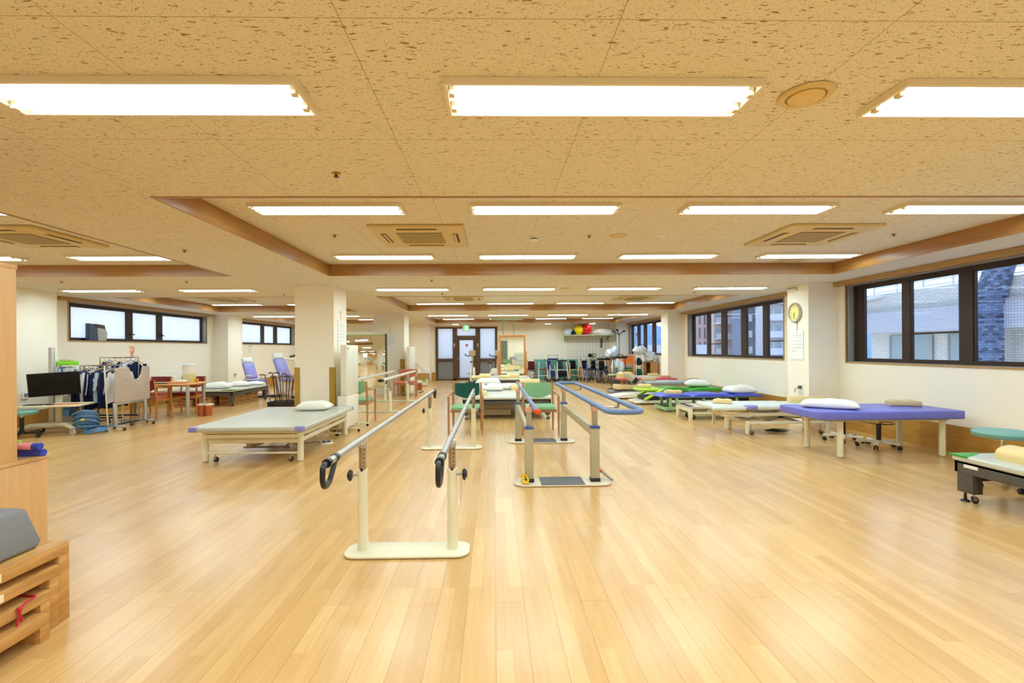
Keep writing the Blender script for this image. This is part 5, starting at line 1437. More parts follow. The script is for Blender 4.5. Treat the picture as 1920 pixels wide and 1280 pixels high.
# text planes: facing -x : local x -> -y? build matrix with columns (right, up, normal)
def face(right, up, nrm, org):
    M = Matrix.Identity(4)
    for i in range(3): M[i][0] = right[i]; M[i][1] = up[i]; M[i][2] = nrm[i]; M[i][3] = org[i]
    return M
dnum = None
bmx = []
for h_ in range(1, 13):
    a = math.radians(90-30*h_)
    bmx.append((str(h_), .115*math.cos(a), .115*math.sin(a)))
def join_texts(items, size, m, parent, base, name):
    """one mesh with many small texts at 2-D offsets"""
    bm = bmesh.new()
    for body, u, v in items:
        cu = bpy.data.curves.new('txt', 'FONT'); cu.body = body; cu.size = size; cu.align_x = 'CENTER'; cu.align_y = 'CENTER'; cu.resolution_u = 2
        o = bpy.data.objects.new('txt', cu); COL.objects.link(o)
        dg = bpy.context.evaluated_depsgraph_get()
        me = bpy.data.meshes.new_from_object(o.evaluated_get(dg)); bpy.data.objects.remove(o)
        me.transform(base @ TR(u, v, 0)); bm.from_mesh(me); bpy.data.meshes.remove(me)
    me = bpy.data.meshes.new(name); bm.to_mesh(me); bm.free(); me.materials.append(m)
    r = bpy.data.objects.new(name, me); COL.objects.link(r); r.parent = parent
    return r
FX = lambda org: face((0, -1, 0), (0, 0, 1), (-1, 0, 0), org)     # on faces looking to -x
join_texts(bmx, .034, ink_d, t, FX((-.0225, 0, 0)), 'numerals')
mb = MB(); mb.tube([(-.024, 0, 0), (-.024, .030, -.062)], .0035, 6); mb.tube([(-.026, 0, 0), (-.026, .006, -.098)], .0025, 6); mb.build('clock_hands', black_pl, t)
WEEK = [[None, 1, 2, 3, 4, 5, 6], [7, 8, 9, 10, 11, 12, 13], [14, 15, 16, 17, 18, 19, 20], [21, 22, 23, 24, 25, 26, 27], [28, 29, 30]]
def calendar(label, loc, base, w, h, hook=True):
    """sheet hangs from its origin; base maps (u right, v up, n out)"""
    t = thing('wall_calendar', label, 'calendar', loc)
    B = base
    def bx(mb, u0, u1, v0, v1, n0, n1):
        g = bmesh.ops.create_cube(mb.bm, size=1)
        for q in g['verts']: q.co = B @ Vector(((u0+u1)/2+q.co.x*(u1-u0), (v0+v1)/2+q.co.y*(v1-v0), (n0+n1)/2+q.co.z*(n1-n0)))
    mb = MB(); bx(mb, -w/2, w/2, -h, 0, .004, .010); mb.build('sheet', paper, t)
    mb = MB(); bx(mb, -w*.30, w*.30, -h*.168, -h*.160, .010, .0108); mb.build('rule', ink_d, t)
    mb = MB(); bx(mb, -w*.42, -w*.30, -h*.168, -h*.160, .010, .0108); mb.build('rule_red', ink_r, t)
    mb = MB(); bx(mb, w*.30, w*.42, -h*.168, -h*.160, .010, .0108); mb.build('rule_blue', ink_b, t)
    mb = MB()
    for a in (-.002, .002): bx(mb, a-.0012, a+.0012, 0, h*.30, .004, .007)
    bx(mb, -.006, .006, h*.28, h*.31, .0, .012); mb.build('hook', dark_grey, t)
    T = B @ TR(0, 0, .0112)
    join_texts([('9', 0, -h*.10)], h*.11, ink_d, t, T, 'month_number')
    dk, rd, bl = [], [], []
    for r, wk in enumerate(WEEK):
        for c, d in enumerate(wk):
            if d is None: continue
            it = (str(d), (-.38+.127*c)*w, -h*(.24+.115*r))
            (rd if (c == 0 or d in (15, 23)) else bl if c == 6 else dk).append(it)
    join_texts(dk, h*.055, ink_d, t, T, 'dates'); join_texts(rd, h*.055, ink_r, t, T, 'holiday_dates'); join_texts(bl, h*.055, ink_b, t, T, 'saturday_dates')
calendar('white month calendar hanging below the silver wall clock', (5.28, 8.30, 1.625), face((0, -1, 0), (0, 0, 1), (-1, 0, 0), (0, 0, 0)), .34, .50)
calendar('white month calendar on the front of the second column', (-3.13, 14.62, 1.83), face((1, 0, 0), (0, 0, 1), (0, -1, 0), (0, 0, 0)), .31, .50)
calendar('white month calendar on the side of the nearer column', (-2.67, 8.46, 1.86), face((0, 1, 0), (0, 0, 1), (1, 0, 0), (0, 0, 0)), .34, .50)
t = thing('wall_socket', 'wall socket with plugged cables low on the clock column', 'wall socket', (5.28, 8.2, .62))
MB().box(-.012, 0, -.06, .06, -.09, .09, .003).build('cover', white_pl, t)
mb = MB(); mb.box(-.04, -.012, -.035, .035, .01, .06, .004); mb.tube([(-.04, 0, .03), (-.07, .06, .0), (-.03, .14, -.06)], .006, 6); mb.build('plug', dark_grey, t)
t = thing('sign_bracket', 'thin yellowed bracket at the ceiling above the wall clock', 'bracket', (5.28, 8.3, 2.36))
MB().box(-.03, 0, -.02, .02, -.03, .02, .004).build('clamp', ac_m, t); MB().tube([(-.02, 0, .02), (-.02, .26, .025)], .006, 6).build('rod', dark_grey, t)
for (y, z, lab) in ((9.72, 1.97, 'orange red triangle sticker on the pane nearest the clock column'), (19.95, 1.88, 'orange red triangle sticker on the furthest window')):
    mb = MB(); mb.prism([(y-.10, z+.09), (y+.10, z+.09), (y, z-.09)], XR+.138, XR+.1445, 'yz'); tag(mb.build('triangle_sticker', MATS['orange_red']), lab, 'sticker')

# ------------------------------------------------------------------ far corner: stairs, walkers, shelf
t = thing('training_stairs', 'small training stairs with steel handrails and green posts by the far wall', 'stairs', (-2.62, 17.8, 0)); t.scale = (.55, .6, .70)
gp = mat('post_green', (96, 178, 86), .4)
for k, (a, b) in enumerate(((.0, .16), (.30, .24), (.60, .34))):
    MB().box(-.42+a-.0, .30, -.30, .30, b-.14, b, .01).build('step_block', mat('stair_cream', (222, 212, 184), .5), t) if k == 2 else None
MB().box(-.5, -.05, -.30, .30, .20, .30, .01).box(-.5, .28, -.30, .30, .05, .20, .01).build('step_block', mat('stair_cream', (222, 212, 184), .5), t)
for x in (-.42, -.02, .24):
    for y in (-.3, .3):
        z = .9 if x < -.3 else (.75 if x < .1 else .62)
        p = MB().cyl((x, y, .20), (x, y, z-.28), .028, 8).build('rail_post', gp, t); MB().cyl((x, y, z-.28), (x, y, z+.24), .012, 8).build('inner_post', steel, p)
for y in (-.3, .3):
    mb = MB(); mb.tube([(-.50, y, 1.20), (.55, y, .68)], .014, 8); mb.tube([(-.46, y, 1.08), (.40, y, .66)], .011, 8); mb.build('handrail', steel, t)
for x in (-.45, .2):
    for y in (-.25, .25): caster(t, x, y, .022)

def wheel(mb, c, r, w=.012, ax='x', n=18):
    mb.tube([(c[0], c[1]+r*math.cos(2*PI*k/n), c[2]+r*math.sin(2*PI*k/n)) for k in range(n)], w, 6, True)
def rollator(label, x, y, rz, fm, w=.5, seat=None, basket=None, h=.82, pad=None):
    t = thing('rollator', label, 'walker', (x, y, 0), rz)
    for s in (-1, 1):
        MB().tube(roundpath([(s*w/2, -.28, .09), (s*(w/2-.02), -.10, .50), (s*(w/2-.04), .04, h-.05), (s*(w/2-.04), .14, h)], .05), .018, 8).build('side_frame', fm, t)
        MB().tube([(s*(w/2-.02), -.02, .60), (s*w/2, .30, .09)], .017, 8).build('rear_leg', fm, t)
        MB().tube([(s*(w/2-.04), .10, h-.01), (s*(w/2-.04), .24, h+.01)], .019, 8).build('grip', black_rub, t)
        for yy in (-.28, .30):
            mb = MB(); wheel(mb, (s*w/2, yy, .085), .07, .014); wh_ = mb.build('wheel', black_rub, t)
            mb = MB(); mb.lathe([(.055, -.008), (.055, .008)], 12, (s*w/2, yy, .085), 'x'); mb.build('wheel_hub', grey_pl, wh_)
    mb = MB(); mb.cyl((-w/2+.02, -.10, .50), (w/2-.02, -.10, .50), .011, 8); mb.cyl((-w/2, -.2, .28), (w/2, -.2, .28), .011, 8); mb.build('cross_bar', fm, t)
    if seat: MB().slab(-w/2+.04, w/2-.04, -.16, .14, .50, .54, .03, .012).build('seat', seat, t)
    if basket: MB().box(-w/2+.05, w/2-.05, -.24, -.02, .22, .46, .03).build('bag', basket, t)
    if pad: MB().tube(roundpath([(-w/2+.04, .1, h), (-w/2+.04, -.08, h+.02), (w/2-.04, -.08, h+.02), (w/2-.04, .1, h)], .08), .028, 8).build('back_bar', pad, t)
    return t
def wheelchair(label, x, y, rz, seat_m, fm=steel, folded=.30):
    t = thing('wheelchair', label, 'wheelchair', (x, y, 0), rz); w = folded
    for s in (-1, 1):
        mb = MB(); wheel(mb, (s*(w/2+.03), .15, .28), .265, .014, n=26); W = mb.build('rear_wheel', black_rub, t)
        mb = MB()
        for k in range(10): a = PI*k/10; mb.tube([(s*(w/2+.03), .15+.26*math.cos(a), .28+.26*math.sin(a)), (s*(w/2+.03), .15-.26*math.cos(a), .28-.26*math.sin(a))], .0025, 4)
        wheel(mb, (s*(w/2+.055), .15, .28), .23, .007, n=26); mb.build('spokes', steel, W)
        mb = MB(); wheel(mb, (s*w/2, -.34, .085), .07, .016); mb.build('front_wheel', black_rub, t)
        MB().tube(roundpath([(s*w/2, -.34, .10), (s*w/2, -.30, .46), (s*w/2, .14, .46), (s*w/2, .20, .86), (s*w/2, .32, .88)], .04), .013, 8).build('side_frame', fm, t)
        MB().tube([(s*w/2, .22, .87), (s*w/2, .34, .88)], .02, 8).build('grip', black_rub, t)
        MB().box(s*w/2-.02, s*w/2+.02, -.16, .12, .62, .65, .008).build('armrest', black_pl, t)
    mb = MB(); mb.tube([(-w/2, 0, .12), (w/2, 0, .44)], .011, 6); mb.tube([(w/2, 0, .12), (-w/2, 0, .44)], .011, 6); mb.build('cross_brace', fm, t)
    MB().box(-w/2+.015, w/2-.015, .13, .16, .48, .84, .01).build('backrest', seat_m, t)
    MB().box(-w/2+.015, w/2-.015, -.28, .12, .44, .47, .01).build('seat', seat_m, t)
    return t
black_fab = fabric('black_fabric', (26, 26, 30)); maroon = fabric('maroon_fabric', (96, 36, 34)); brown_f = fabric('brown_fabric', (120, 58, 40)); navy2 = fabric('deep_blue_fabric', (40, 56, 110))
blue_metal = mat('blue_metal', (58, 92, 190), .35, .2); tan_grip = mat('tan_grip', (216, 158, 92), .5)
# teal exercise mats leaning against the wall
mb = MB(); mb.box(-.66, .66, -.02, .02, 0, .88, .006); single(mb, 'exercise_mat', mat('teal_mat', (94, 158, 142), .7), 'wide teal exercise mat leaning on the far wall behind the walkers', 'exercise mat', (2.41, 20.84, 0), 0, rot=(-.08, 0, 0))
mb = MB(); mb.box(-.26, .26, -.02, .02, 0, .88, .006); single(mb, 'exercise_mat', MATS['teal_mat'], 'narrow teal exercise mat leaning under the near end of the ball shelf', 'exercise mat', (3.36, 20.84, 0), 0, rot=(-.08, 0, 0))
wheelchair('folded maroon wheelchair next to the wood framed mirror', 1.52, 19.4, .1, maroon)
rollator('silver rollator with brown backrest, second from the mirror', 1.95, 19.3, 0, alum, .38, brown_f, None, .84)
wheelchair('folded dark blue wheelchair between the brown backed and the bag carrying rollators', 2.30, 20.2, .05, navy2, folded=.24)
rollator('silver rollator with big black bag and arched black bar', 2.72, 19.3, 0, white_metal, .44, None, black_fab, .84, black_pl)
wheelchair('folded grey wheelchair behind the walker with tan legs', 3.30, 20.2, -.05, black_fab)
rollator('walker with tan coloured legs below the grid panel', 3.27, 19.3, 0, tan_grip, .54, None, None, .78)
rollator('bright blue rollator in front of the black wheelchairs', 3.88, 19.0, 0, blue_metal, .52, black_fab, None, .74)
wheelchair('black wheelchair right behind the bright blue rollator', 3.79, 20.1, .0, black_fab, dark_grey, .24)
wheelchair('black wheelchair with silver frame between the blue rollator and the copper cylinder', 4.22, 18.6, .2, black_fab, steel, .26)
wheelchair('black wheelchair at the copper cylinder, rearmost of its row', 4.17, 20.1, .0, black_fab, dark_grey, .20)
wheelchair('dark green wheelchair behind the rollator with the black bag', 2.78, 20.2, .0, fabric('moss_fabric', (46, 70, 60)), steel, .24)
rollator('slim silver rollator with deep blue bag beside the brown backed one', 2.34, 19.35, 0, alum, .26, None, navy2, .70)
t = thing('hand_walker', 'tall silver reciprocal walker holding an upright blue bar', 'walker', (2.52, 20.62, 0))
for s in (-1, 1):
    MB().cyl((s*.2, 0, 0), (s*.2, 0, 1.04), .014, 8).build('post', steel, t)
MB().box(-.24, .24, -.02, .02, 1.05, 1.07).build('top_tray', steel, t); MB().box(-.22, .22, -.03, .03, .86, .93, .01).build('blue_pad', navy2, t)
def fwalker(label, x, y, h, m, w):
    t = thing('forearm_walker', label, 'walker', (x, y, 0))
    for s in (-1, 1):
        MB().tube([(s*w, -.25, .08), (s*w*.9, -.05, .4), (s*w*.85, .0, h-.04)], .016, 8).build('side_post', m, t)
        for yy in (-.25, .25): caster(t, s*w, yy, .032)
        MB().box(min(s*w-.015, s*w+.015), max(s*w-.015, s*w+.015), -.25, .25, .08, .105).build('foot_bar', m, t)
    MB().tube(roundpath([(-w, .15, h), (-w, -.15, h), (w, -.15, h), (w, .15, h)], .1), .045, 8).build('forearm_pad', black_pl, t)
    MB().tube(roundpath([(-w*.5, -.12, h), (-w*.4, -.12, h+.10), (w*.4, -.12, h+.10), (w*.5, -.12, h)], .04), .012, 8).build('handle', black_pl, t)
    return t
t = fwalker('forearm walker with black pad in front of the copper coloured cylinder', 4.42, 19.35, .92, steel, .22)
MB().box(-.15, .12, -.1, .1, .28, .60, .03).build('bag', black_fab, t)
t = thing('drum', 'copper coloured cylinder standing behind the forearm walker', 'cylinder', (4.46, 19.95, 0))
MB().cyl((0, 0, 0), (0, 0, .92), .12, 20).build('cylinder', mat('copper_paint', (176, 96, 36), .3, .3), t)
fwalker('tall black forearm walker before the orange board', 4.50, 17.25, 1.02, black_pl, .24)
t = thing('pedal_trainer', 'dark grey pedal trainer standing before the coral red bed', 'training machine', (3.95, 15.6, 0), .2)
mb = MB(); mb.tube([(0, 0, .1), (0, .05, .45), (.05, .05, .72)], .07, 10, rs=[.10, .08, .05]); mb.build('body', mat('slate_body', (92, 96, 92), .4), t)
mb = MB(); mb.box(-.13, .13, -.1, .1, .10, .34, .03); mb.build('crank_box', mat('dark_body', (52, 50, 48), .5), t)
mb = MB(); mb.box(-.17, .17, -.22, -.16, .0, .06, .01); mb.box(-.17, .17, .16, .22, .0, .06, .01); mb.box(-.03, .03, -.2, .2, .03, .12); mb.build('foot_bar', grey_pl, t)
mb = MB(); mb.box(-.26, .0, -.06, .06, .46, .51, .01); mb.build('tray', mat('pale_green_tray', (186, 206, 170), .5), t)
wrap = mat('plastic_wrap', (222, 230, 240), .18, spec=.8, var=.22, scale=22)
def crumple(c, sx, sy, sz, sd, n=26):
    """lumpy wrapped bundle with sharp folds"""
    from mathutils import noise
    mb = MB(); g = bmesh.ops.create_uvsphere(mb.bm, u_segments=n, v_segments=n//2+3, radius=1)
    for v in g['verts']:
        d = v.co.normalized(); q = Vector((d.x*2.3+sd, d.y*2.3, d.z*2.3))
        r = 1+.34*noise.noise(q)+.20*abs(noise.noise(q*2.7))+.14*noise.noise(q*5.1)
        v.co = Vector((c[0]+d.x*r*sx/2, c[1]+d.y*r*sy/2, c[2]+max(0, (d.z*r+.8)/1.8)*sz))
    return mb
# shelf with balls
t = thing('display_shelf', 'long cream wall shelf on green brackets near the far corner', 'shelf', (4.05, 20.72, 1.93))
MB().box(-1.02, 1.1, -.22, .24, -.03, .0, .004).build('board', mat('shelf_cream', (222, 222, 196), .5), t)
for x in (-.98, .9):
    MB().prism([(-.20, -.03), (.24, -.03), (.24, -.26), (.20, -.26)], x-.02, x+.02, 'yz').build('bracket', gp, t)
for x in (-.98, .9): MB().cyl((x, .1, 0), (x, .1, L-1.93-.01), .012, 6).build('hanger_rod', steel, t)
single(MB().ball((0, 0, .205), .205, (1, 1, 1), 32, 20), 'exercise_ball', mat('yellow_ball', (255, 228, 0), .3), 'yellow exercise ball on the far wall shelf', 'ball', (3.64, 20.68, 1.93))
single(MB().ball((0, 0, .235), .235, (1, 1, 1), 32, 20), 'exercise_ball', mat('red_ball', (226, 24, 28), .25), 'red exercise ball behind the yellow one on the far wall shelf', 'ball', (3.98, 20.74, 1.93))
single(crumple((0, 0, 0), .38, .3, .26, 51), 'plastic_bag', mat('clear_bag', (206, 214, 226), .2), 'clear plastic bag at the near end of the ball shelf', 'bag', (3.2, 20.7, 1.93))
single(crumple((0, 0, 0), .17, .2, .18, 52, 16), 'bag', navy_fab, 'small dark bag beside the yellow ball', 'bag', (3.40, 20.62, 1.93))
single(crumple((0, 0, 0), .78, .36, .24, 53), 'folded_cloth', cotton, 'heap of white cloth on the far wall shelf', 'cloth', (4.72, 20.68, 1.93))
# grid panel
mb = MB()
for k in range(14): mb.cyl((-.9+k*.139, 0, .0), (-.9+k*.139, 0, 1.02), .004, 5)
for k in range(9): mb.cyl((-.9, 0, k*.1275), (.907, 0, k*.1275), .004, 5)
single(mb, 'grid_panel', mat('grid_wire', (170, 164, 146), .5), 'wire grid panel hanging on the far wall under the ball shelf', 'grid panel', (4.1, 20.92, .86))
mb = MB(); mb.box(-.035, .035, -.02, .02, 0, .42, .01); mb.box(-.03, .07, -.02, .02, .24, .34, .01); single(mb, 'hanging_tool', dark_grey, 'dark tool hanging on the wire grid panel', 'tool', (4.66, 20.88, 1.36))
t = thing('disc_gadget', 'pair of black discs with a yellow clip above the black wheelchairs', 'gadget', (4.22, 20.75, 0))
for x in (-.08, .09): MB().lathe([(.08, -.03), (.09, 0), (.08, .03)], 20, (x, 0, 1.04), 'y').build('disc', black_pl, t)
MB().lathe([(.05, -.04), (.05, -.03)], 16, (.09, 0, 1.04), 'y').build('disc_face', white_pl, t)
MB().box(-.02, .03, -.02, .02, 1.06, 1.11).build('clip', MATS['tag_yellow'], t); MB().cyl((0, 0, 0), (0, 0, 1.02), .02, 8).build('post', steel, t)
# coat stand
t = thing('coat_stand', 'slim pole stand with black hooks in the far corner', 'coat stand', (5.20, 19.95, 0))
MB().cyl((0, 0, .02), (0, 0, 1.95), .022, 10).build('pole', mat('grey_pole', (126, 134, 146), .4), t)
MB().lathe([(.22, 0), (.22, .02), (.04, .05)], 20).build('base', dark_grey, t)
for k in range(5):
    a = 2*PI*k/5+.3; mb = MB(); mb.tube([(0, 0, 1.88), (.14*math.cos(a), .14*math.sin(a), 2.0), (.24*math.cos(a), .24*math.sin(a), 2.04+.05*(k % 2))], .014, 6); mb.ball((.25*math.cos(a), .25*math.sin(a), 2.05+.05*(k % 2)), .042, (1, 1, 1), 10, 6); mb.build('hook', black_pl, t)
# plastic wrapped bundles
t = thing('cardboard_box', 'tall tan carton carrying the clear wrapped bundles', 'cardboard box', (4.86, 19.75, 0))
MB().box(-.22, .22, -.22, .22, 0, .90, .006).build('carton', cart_m, t)
MB().box(-.22, .22, -.03, .03, .90, .902).build('tape', MATS['brown_tape'], t)
for sx, sy, h, x, y, z, sd, lab in ((.30, .40, .36, 4.74, 19.7, .902, 61, 'clear wrapped bundle lying on the tall tan carton, copper cylinder side'), (.26, .30, .46, 4.97, 19.75, .902, 62, 'upright clear wrapped bundle on the tall carton beside the coat stand')):
    single(crumple((0, 0, 0), sx*1.05, sy, h*1.1, sd), 'wrapped_bundle', wrap, lab, 'bundle', (x, y, z))
t = thing('hanging_garments', 'clear wrapped white garments on a steel carrier behind the black forearm walker', 'garments', (4.66, 18.1, 0))
for k, (x, h) in enumerate(((-.16, .42), (0, .5), (.15, .38))):
    crumple((x, 0, .42), .19, .15, h*1.1, 70+k, 16).build('bundle', wrap, t)
MB().box(-.26, .26, -.14, .14, .38, .42, .01).build('carrier', steel, t)
for s in (-1, 1): MB().box(s*.24-.015, s*.24+.015, -.12, .12, 0, .40).build('leg', steel, t)
mb = MB(); mb.box(-.28, .28, -.02, .02, 0, 1.05, .01); single(mb, 'foam_board', mat('orange_foam', (246, 132, 44), .6), 'bright orange board standing below the far window', 'board', (5.40, 19.3, 0), 0)
t = thing('trampoline', 'small green edged trampoline with grey bags on it', 'trampoline', (5.02, 18.35, 0))
mb = MB(); mb.tube([(.32*math.cos(2*PI*k/24), .22*math.sin(2*PI*k/24), .52) for k in range(24)], .03, 8, True); mb.build('rim', gp, t)
MB().lathe([(.31, .51), (.31, .53)], 24, M=Matrix.Diagonal((1, .65, 1, 1))).build('bed', dark_grey, t)
for k in range(4): a = PI/4+k*PI/2; MB().cyl((.28*math.cos(a), .18*math.sin(a), 0), (.28*math.cos(a), .18*math.sin(a), .52), .012, 6).build('leg', steel, t)
single(MB().pillow((0, 0, 0), .28, .26, .22, 81), 'bag', fabric('taupe_bag', (168, 156, 142)), 'taupe bag on the green edged trampoline', 'bag', (5.14, 18.35, .532))
single(MB().pillow((0, 0, 0), .26, .26, .14, 82), 'bag', fabric('grey_bag', (150, 150, 160)), 'flat grey bag on the green edged trampoline', 'bag', (4.86, 18.33, .532))
t = thing('open_cabinet', 'open brown wooden cabinet under the far window holding odds and ends', 'cabinet', (5.30, 17.05, 0))
wc = wood('brown_board', (196, 148, 88), (180, 130, 72), .5, (30, 30, 3))
mb = MB(); mb.box(.0, .02, -.25, .25, 0, .86); mb.box(.42, .44, -.25, .25, 0, .86); mb.box(.0, .44, .23, .25, 0, .86); mb.box(.0, .44, -.25, .25, .84, .86); mb.box(.0, .44, -.25, .25, .42, .44); mb.box(.0, .44, -.25, .25, .04, .06); mb.box(.17, .44, -.26, -.245, 0, .86); mb.build('body', wc, t)
t = thing('wire_stand', 'white wire stand loaded with bags left of the brown cabinet', 'stand', (5.10, 16.95, 0))
for x in (-.12, .12):
    for y in (-.12, .12): MB().cyl((x, y, 0), (x, y, 1.16), .011, 6).build('post', white_pl, t)
for z in (.35, .72, 1.14): MB().box(-.13, .13, -.13, .13, z, z+.015).build('shelf', white_pl, t)
single(crumple((0, 0, 0), .44, .30, .24, 91), 'wrapped_bundle', wrap, 'clear wrapped bundle on top of the white wire stand', 'bundle', (5.14, 16.95, 1.156))
single(MB().pillow((0, 0, 0), .22, .22, .25, 92), 'bag', fabric('black_bag', (40, 44, 44)), 'black bag on the middle shelf of the wire stand', 'bag', (5.10, 16.95, .736))
single(MB().pillow((0, 0, 0), .22, .22, .24, 93), 'bag', fabric('forest_bag', (44, 84, 66)), 'dark green bag on the lower shelf of the wire stand', 'bag', (5.10, 16.95, .366))
single(crumple((0, 0, 0), .36, .4, .36, 94), 'wrapped_bundle', wrap, 'white wrapped bundle on the brown wooden cabinet', 'bundle', (5.53, 17.05, .862))

# far left corner behind the column
t = thing('tall_cupboard', 'tall pale cupboard by the far wall behind the posture mirror', 'cupboard', (-5.2, 20.6, 0))
MB().box(-.6, .6, -.3, .3, 0, 1.8, .005).build('body', mat('pale_cupboard', (214, 204, 180), .5), t)
for x in (-.3, .3):
    d = MB().box(x-.29, x+.29, -.315, -.30, .05, 1.77, .003).build('door', mat('cupboard_door', (224, 214, 190), .5), t); MB().box(x-.25*(1 if x > 0 else -1)-.01, x-.25*(1 if x > 0 else -1)+.01, -.335, -.315, .8, .95, .003).build('handle', steel, d)

# behind the viewer, seen in the two mirrors
struct(MB().box(.35, 1.05, YB, YB+.05, 0, 2.0).build('door_2', mat('grey_green_door', (104, 116, 100), .5)))
t = thing('filing_cabinet', 'pale steel cabinet by the rear wall seen in the wood framed mirror', 'cabinet', (2.05, YB+.28, 0))
MB().box(-.42, .42, -.25, .25, 0, 1.05, .006).build('body', mat('pale_steel', (206, 214, 210), .4), t)
for z in (.04, .38, .72):
    d_ = MB().box(-.40, .40, .25, .265, z, z+.31, .003).build('drawer', MATS['pale_steel'], t); MB().box(-.07, .07, .265, .28, z+.22, z+.24).build('handle', dark_grey, d_)
struct(MB().box(XL, -6.2, 1.72, 1.82, 0, L).build('wall_partition', wall_m, smooth=False))
t = thing('wardrobe', 'maple cupboard beyond the tall cabinet, seen in the green edged mirror', 'cupboard', (-5.40, 2.38, 0))
MB().box(-.75, .75, -.28, .28, 0, 2.2, .006).build('body', maple, t)
for x in (-.375, .375):
    for z0_, z1_ in ((.03, 1.72), (1.75, 2.17)):
        d_ = MB().box(x-.365, x+.365, .28, .298, z0_, z1_, .003).build('door', maple, t); MB().box(x-x*.75-.01, x-x*.75+.01, .298, .315, z0_+.08, z0_+.30).build('handle', dark_grey, d_)
t = thing('poster', 'light blue poster on the maple cupboard in the green edged mirror', 'poster', (-5.78, 2.681, .74))
MB().box(-.30, .30, 0, .004, 0, .74).build('sheet', mat('poster_pale', (190, 214, 214), .5), t); MB().box(-.22, .22, .004, .006, .10, .64).build('blue_print', mat('poster_blue', (70, 156, 220), .5), t); MB().prism([(-.18, .16), (.12, .16), (.16, .24), (.02, .30), (-.14, .26)], .006, .008, 'xz').build('white_shape', paper, t)
t = thing('locker', 'white low locker seen in the green edged mirror', 'locker', (-6.62, 2.40, 0))
MB().box(-.40, .40, -.24, .24, 0, 1.25, .006).build('body', white_metal, t)
for x in (-.2, .2): d_ = MB().box(x-.19, x+.19, .24, .255, .05, 1.2, .003).build('door', white_metal, t); MB().box(x*.2-.01, x*.2+.01, .255, .27, .6, .75).build('handle', dark_grey, d_)
single(MB().pillow((0, 0, 0), .50, .26, .22, 55), 'bag', black_fab, 'black bag on the white locker seen in the green edged mirror', 'bag', (-6.60, 2.42, 1.25))

# ================================================================== OUTSIDE
def brick_mat(key, c1, c2, cm, bw, rh, mort, rough=.6):
    m, nt, b = newmat(key)
    tc = N(nt, 'ShaderNodeTexCoord'); mp = N(nt, 'ShaderNodeMapping'); mp.inputs['Rotation'].default_value = (PI/2, 0, PI/2)
    # use y (along the facade) and z
    sx = N(nt, 'ShaderNodeSeparateXYZ'); cb = N(nt, 'ShaderNodeCombineXYZ')
    ad = N(nt, 'ShaderNodeMath', operation='ADD')
    nt.links.new(tc.outputs['Object'], sx.inputs[0]); nt.links.new(sx.outputs[0], ad.inputs[0]); nt.links.new(sx.outputs[1], ad.inputs[1])
    nt.links.new(ad.outputs[0], cb.inputs[0]); nt.links.new(sx.outputs[2], cb.inputs[1])
    br = N(nt, 'ShaderNodeTexBrick', offset=.5 if bw > rh*1.5 else 0.0)
    br.inputs['Scale'].default_value = 1; br.inputs['Brick Width'].default_value = bw; br.inputs['Row Height'].default_value = rh; br.inputs['Mortar Size'].default_value = mort
    br.inputs['Color1'].default_value = lin(c1); br.inputs['Color2'].default_value = lin(c2); br.inputs['Mortar'].default_value = lin(cm)
    nt.links.new(cb.outputs[0], br.inputs['Vector']); nt.links.new(br.outputs[0], b.inputs['Base Color']); b.inputs['Roughness'].default_value = rough
    return m
tile_grey = brick_mat('outside_grey_tile', (214, 214, 222), (206, 208, 220), (160, 166, 180), .05, .05, .004)
tile_white = brick_mat('outside_white_brick', (228, 224, 214), (214, 214, 210), (170, 174, 180), .12, .045, .005)
tile_blue = brick_mat('outside_blue_brick', (54, 64, 92), (130, 156, 196), (84, 96, 124), .11, .045, .005, .3)
conc = mat('concrete', (182, 180, 176), .8); glass_o = mat('curtained_window', (160, 176, 182), .2)
t = thing('neighbour_building', 'grey tiled neighbouring building close outside the nearest window', 'building', (9.6, 5.0, 0))
MB().box(0, 4, -7, 7.1, -6, 1.68).build('lower_wall', tile_white, t)
MB().box(-.35, 4, -7, 7.1, 1.67, 2.18).build('balcony_band', tile_grey, t)
MB().box(-.30, 4, -7, 7.0, 2.20, 2.60).build('parapet', tile_white, t)
MB().box(-.37, -.10, -7, 7.1, 2.18, 2.205).build('parapet_cap', conc, t)
mb = MB()
for z in (2.68, 2.80, 2.92, 3.04, 3.16): mb.cyl((.0, -7, z), (.0, 7.0, z), .014, 6)
for k in range(21): mb.cyl((.0, -7+k*.7, 2.6), (.0, -7+k*.7, 3.3), .024, 6)
mb.build('roof_railing', mat('rail_white', (226, 230, 234), .4), t)
mb = MB(); mb.tube(roundpath([(-.38, 6.95, 1.9), (-.38, 6.95, 2.5), (-.38, 6.3, 2.55)], .1), .045, 8); mb.build('downpipe', MATS['rail_white'], t)
for y0, y1 in ((-3.0, -1.2), (.0, 2.0), (4.1, 5.0), (5.35, 6.5)):
    w = MB().box(-.03, .02, y0, y1, .0, 1.60).build('window', glass_o, t)
    for ya in (y0, (y0+y1)/2-.02, y1-.04): MB().box(-.05, -.02, ya, ya+.04, .0, 1.6).build('window_bar', alum, w)
MB().prism([(3.58, -6), (3.96, -6), (3.96, 2.05), (3.66, 2.9), (3.3, 3.6), (2.9, 3.6), (3.36, 2.8), (3.58, 2.05)], -.60, -.34, 'yz').build('chimney_tower', tile_blue, t)
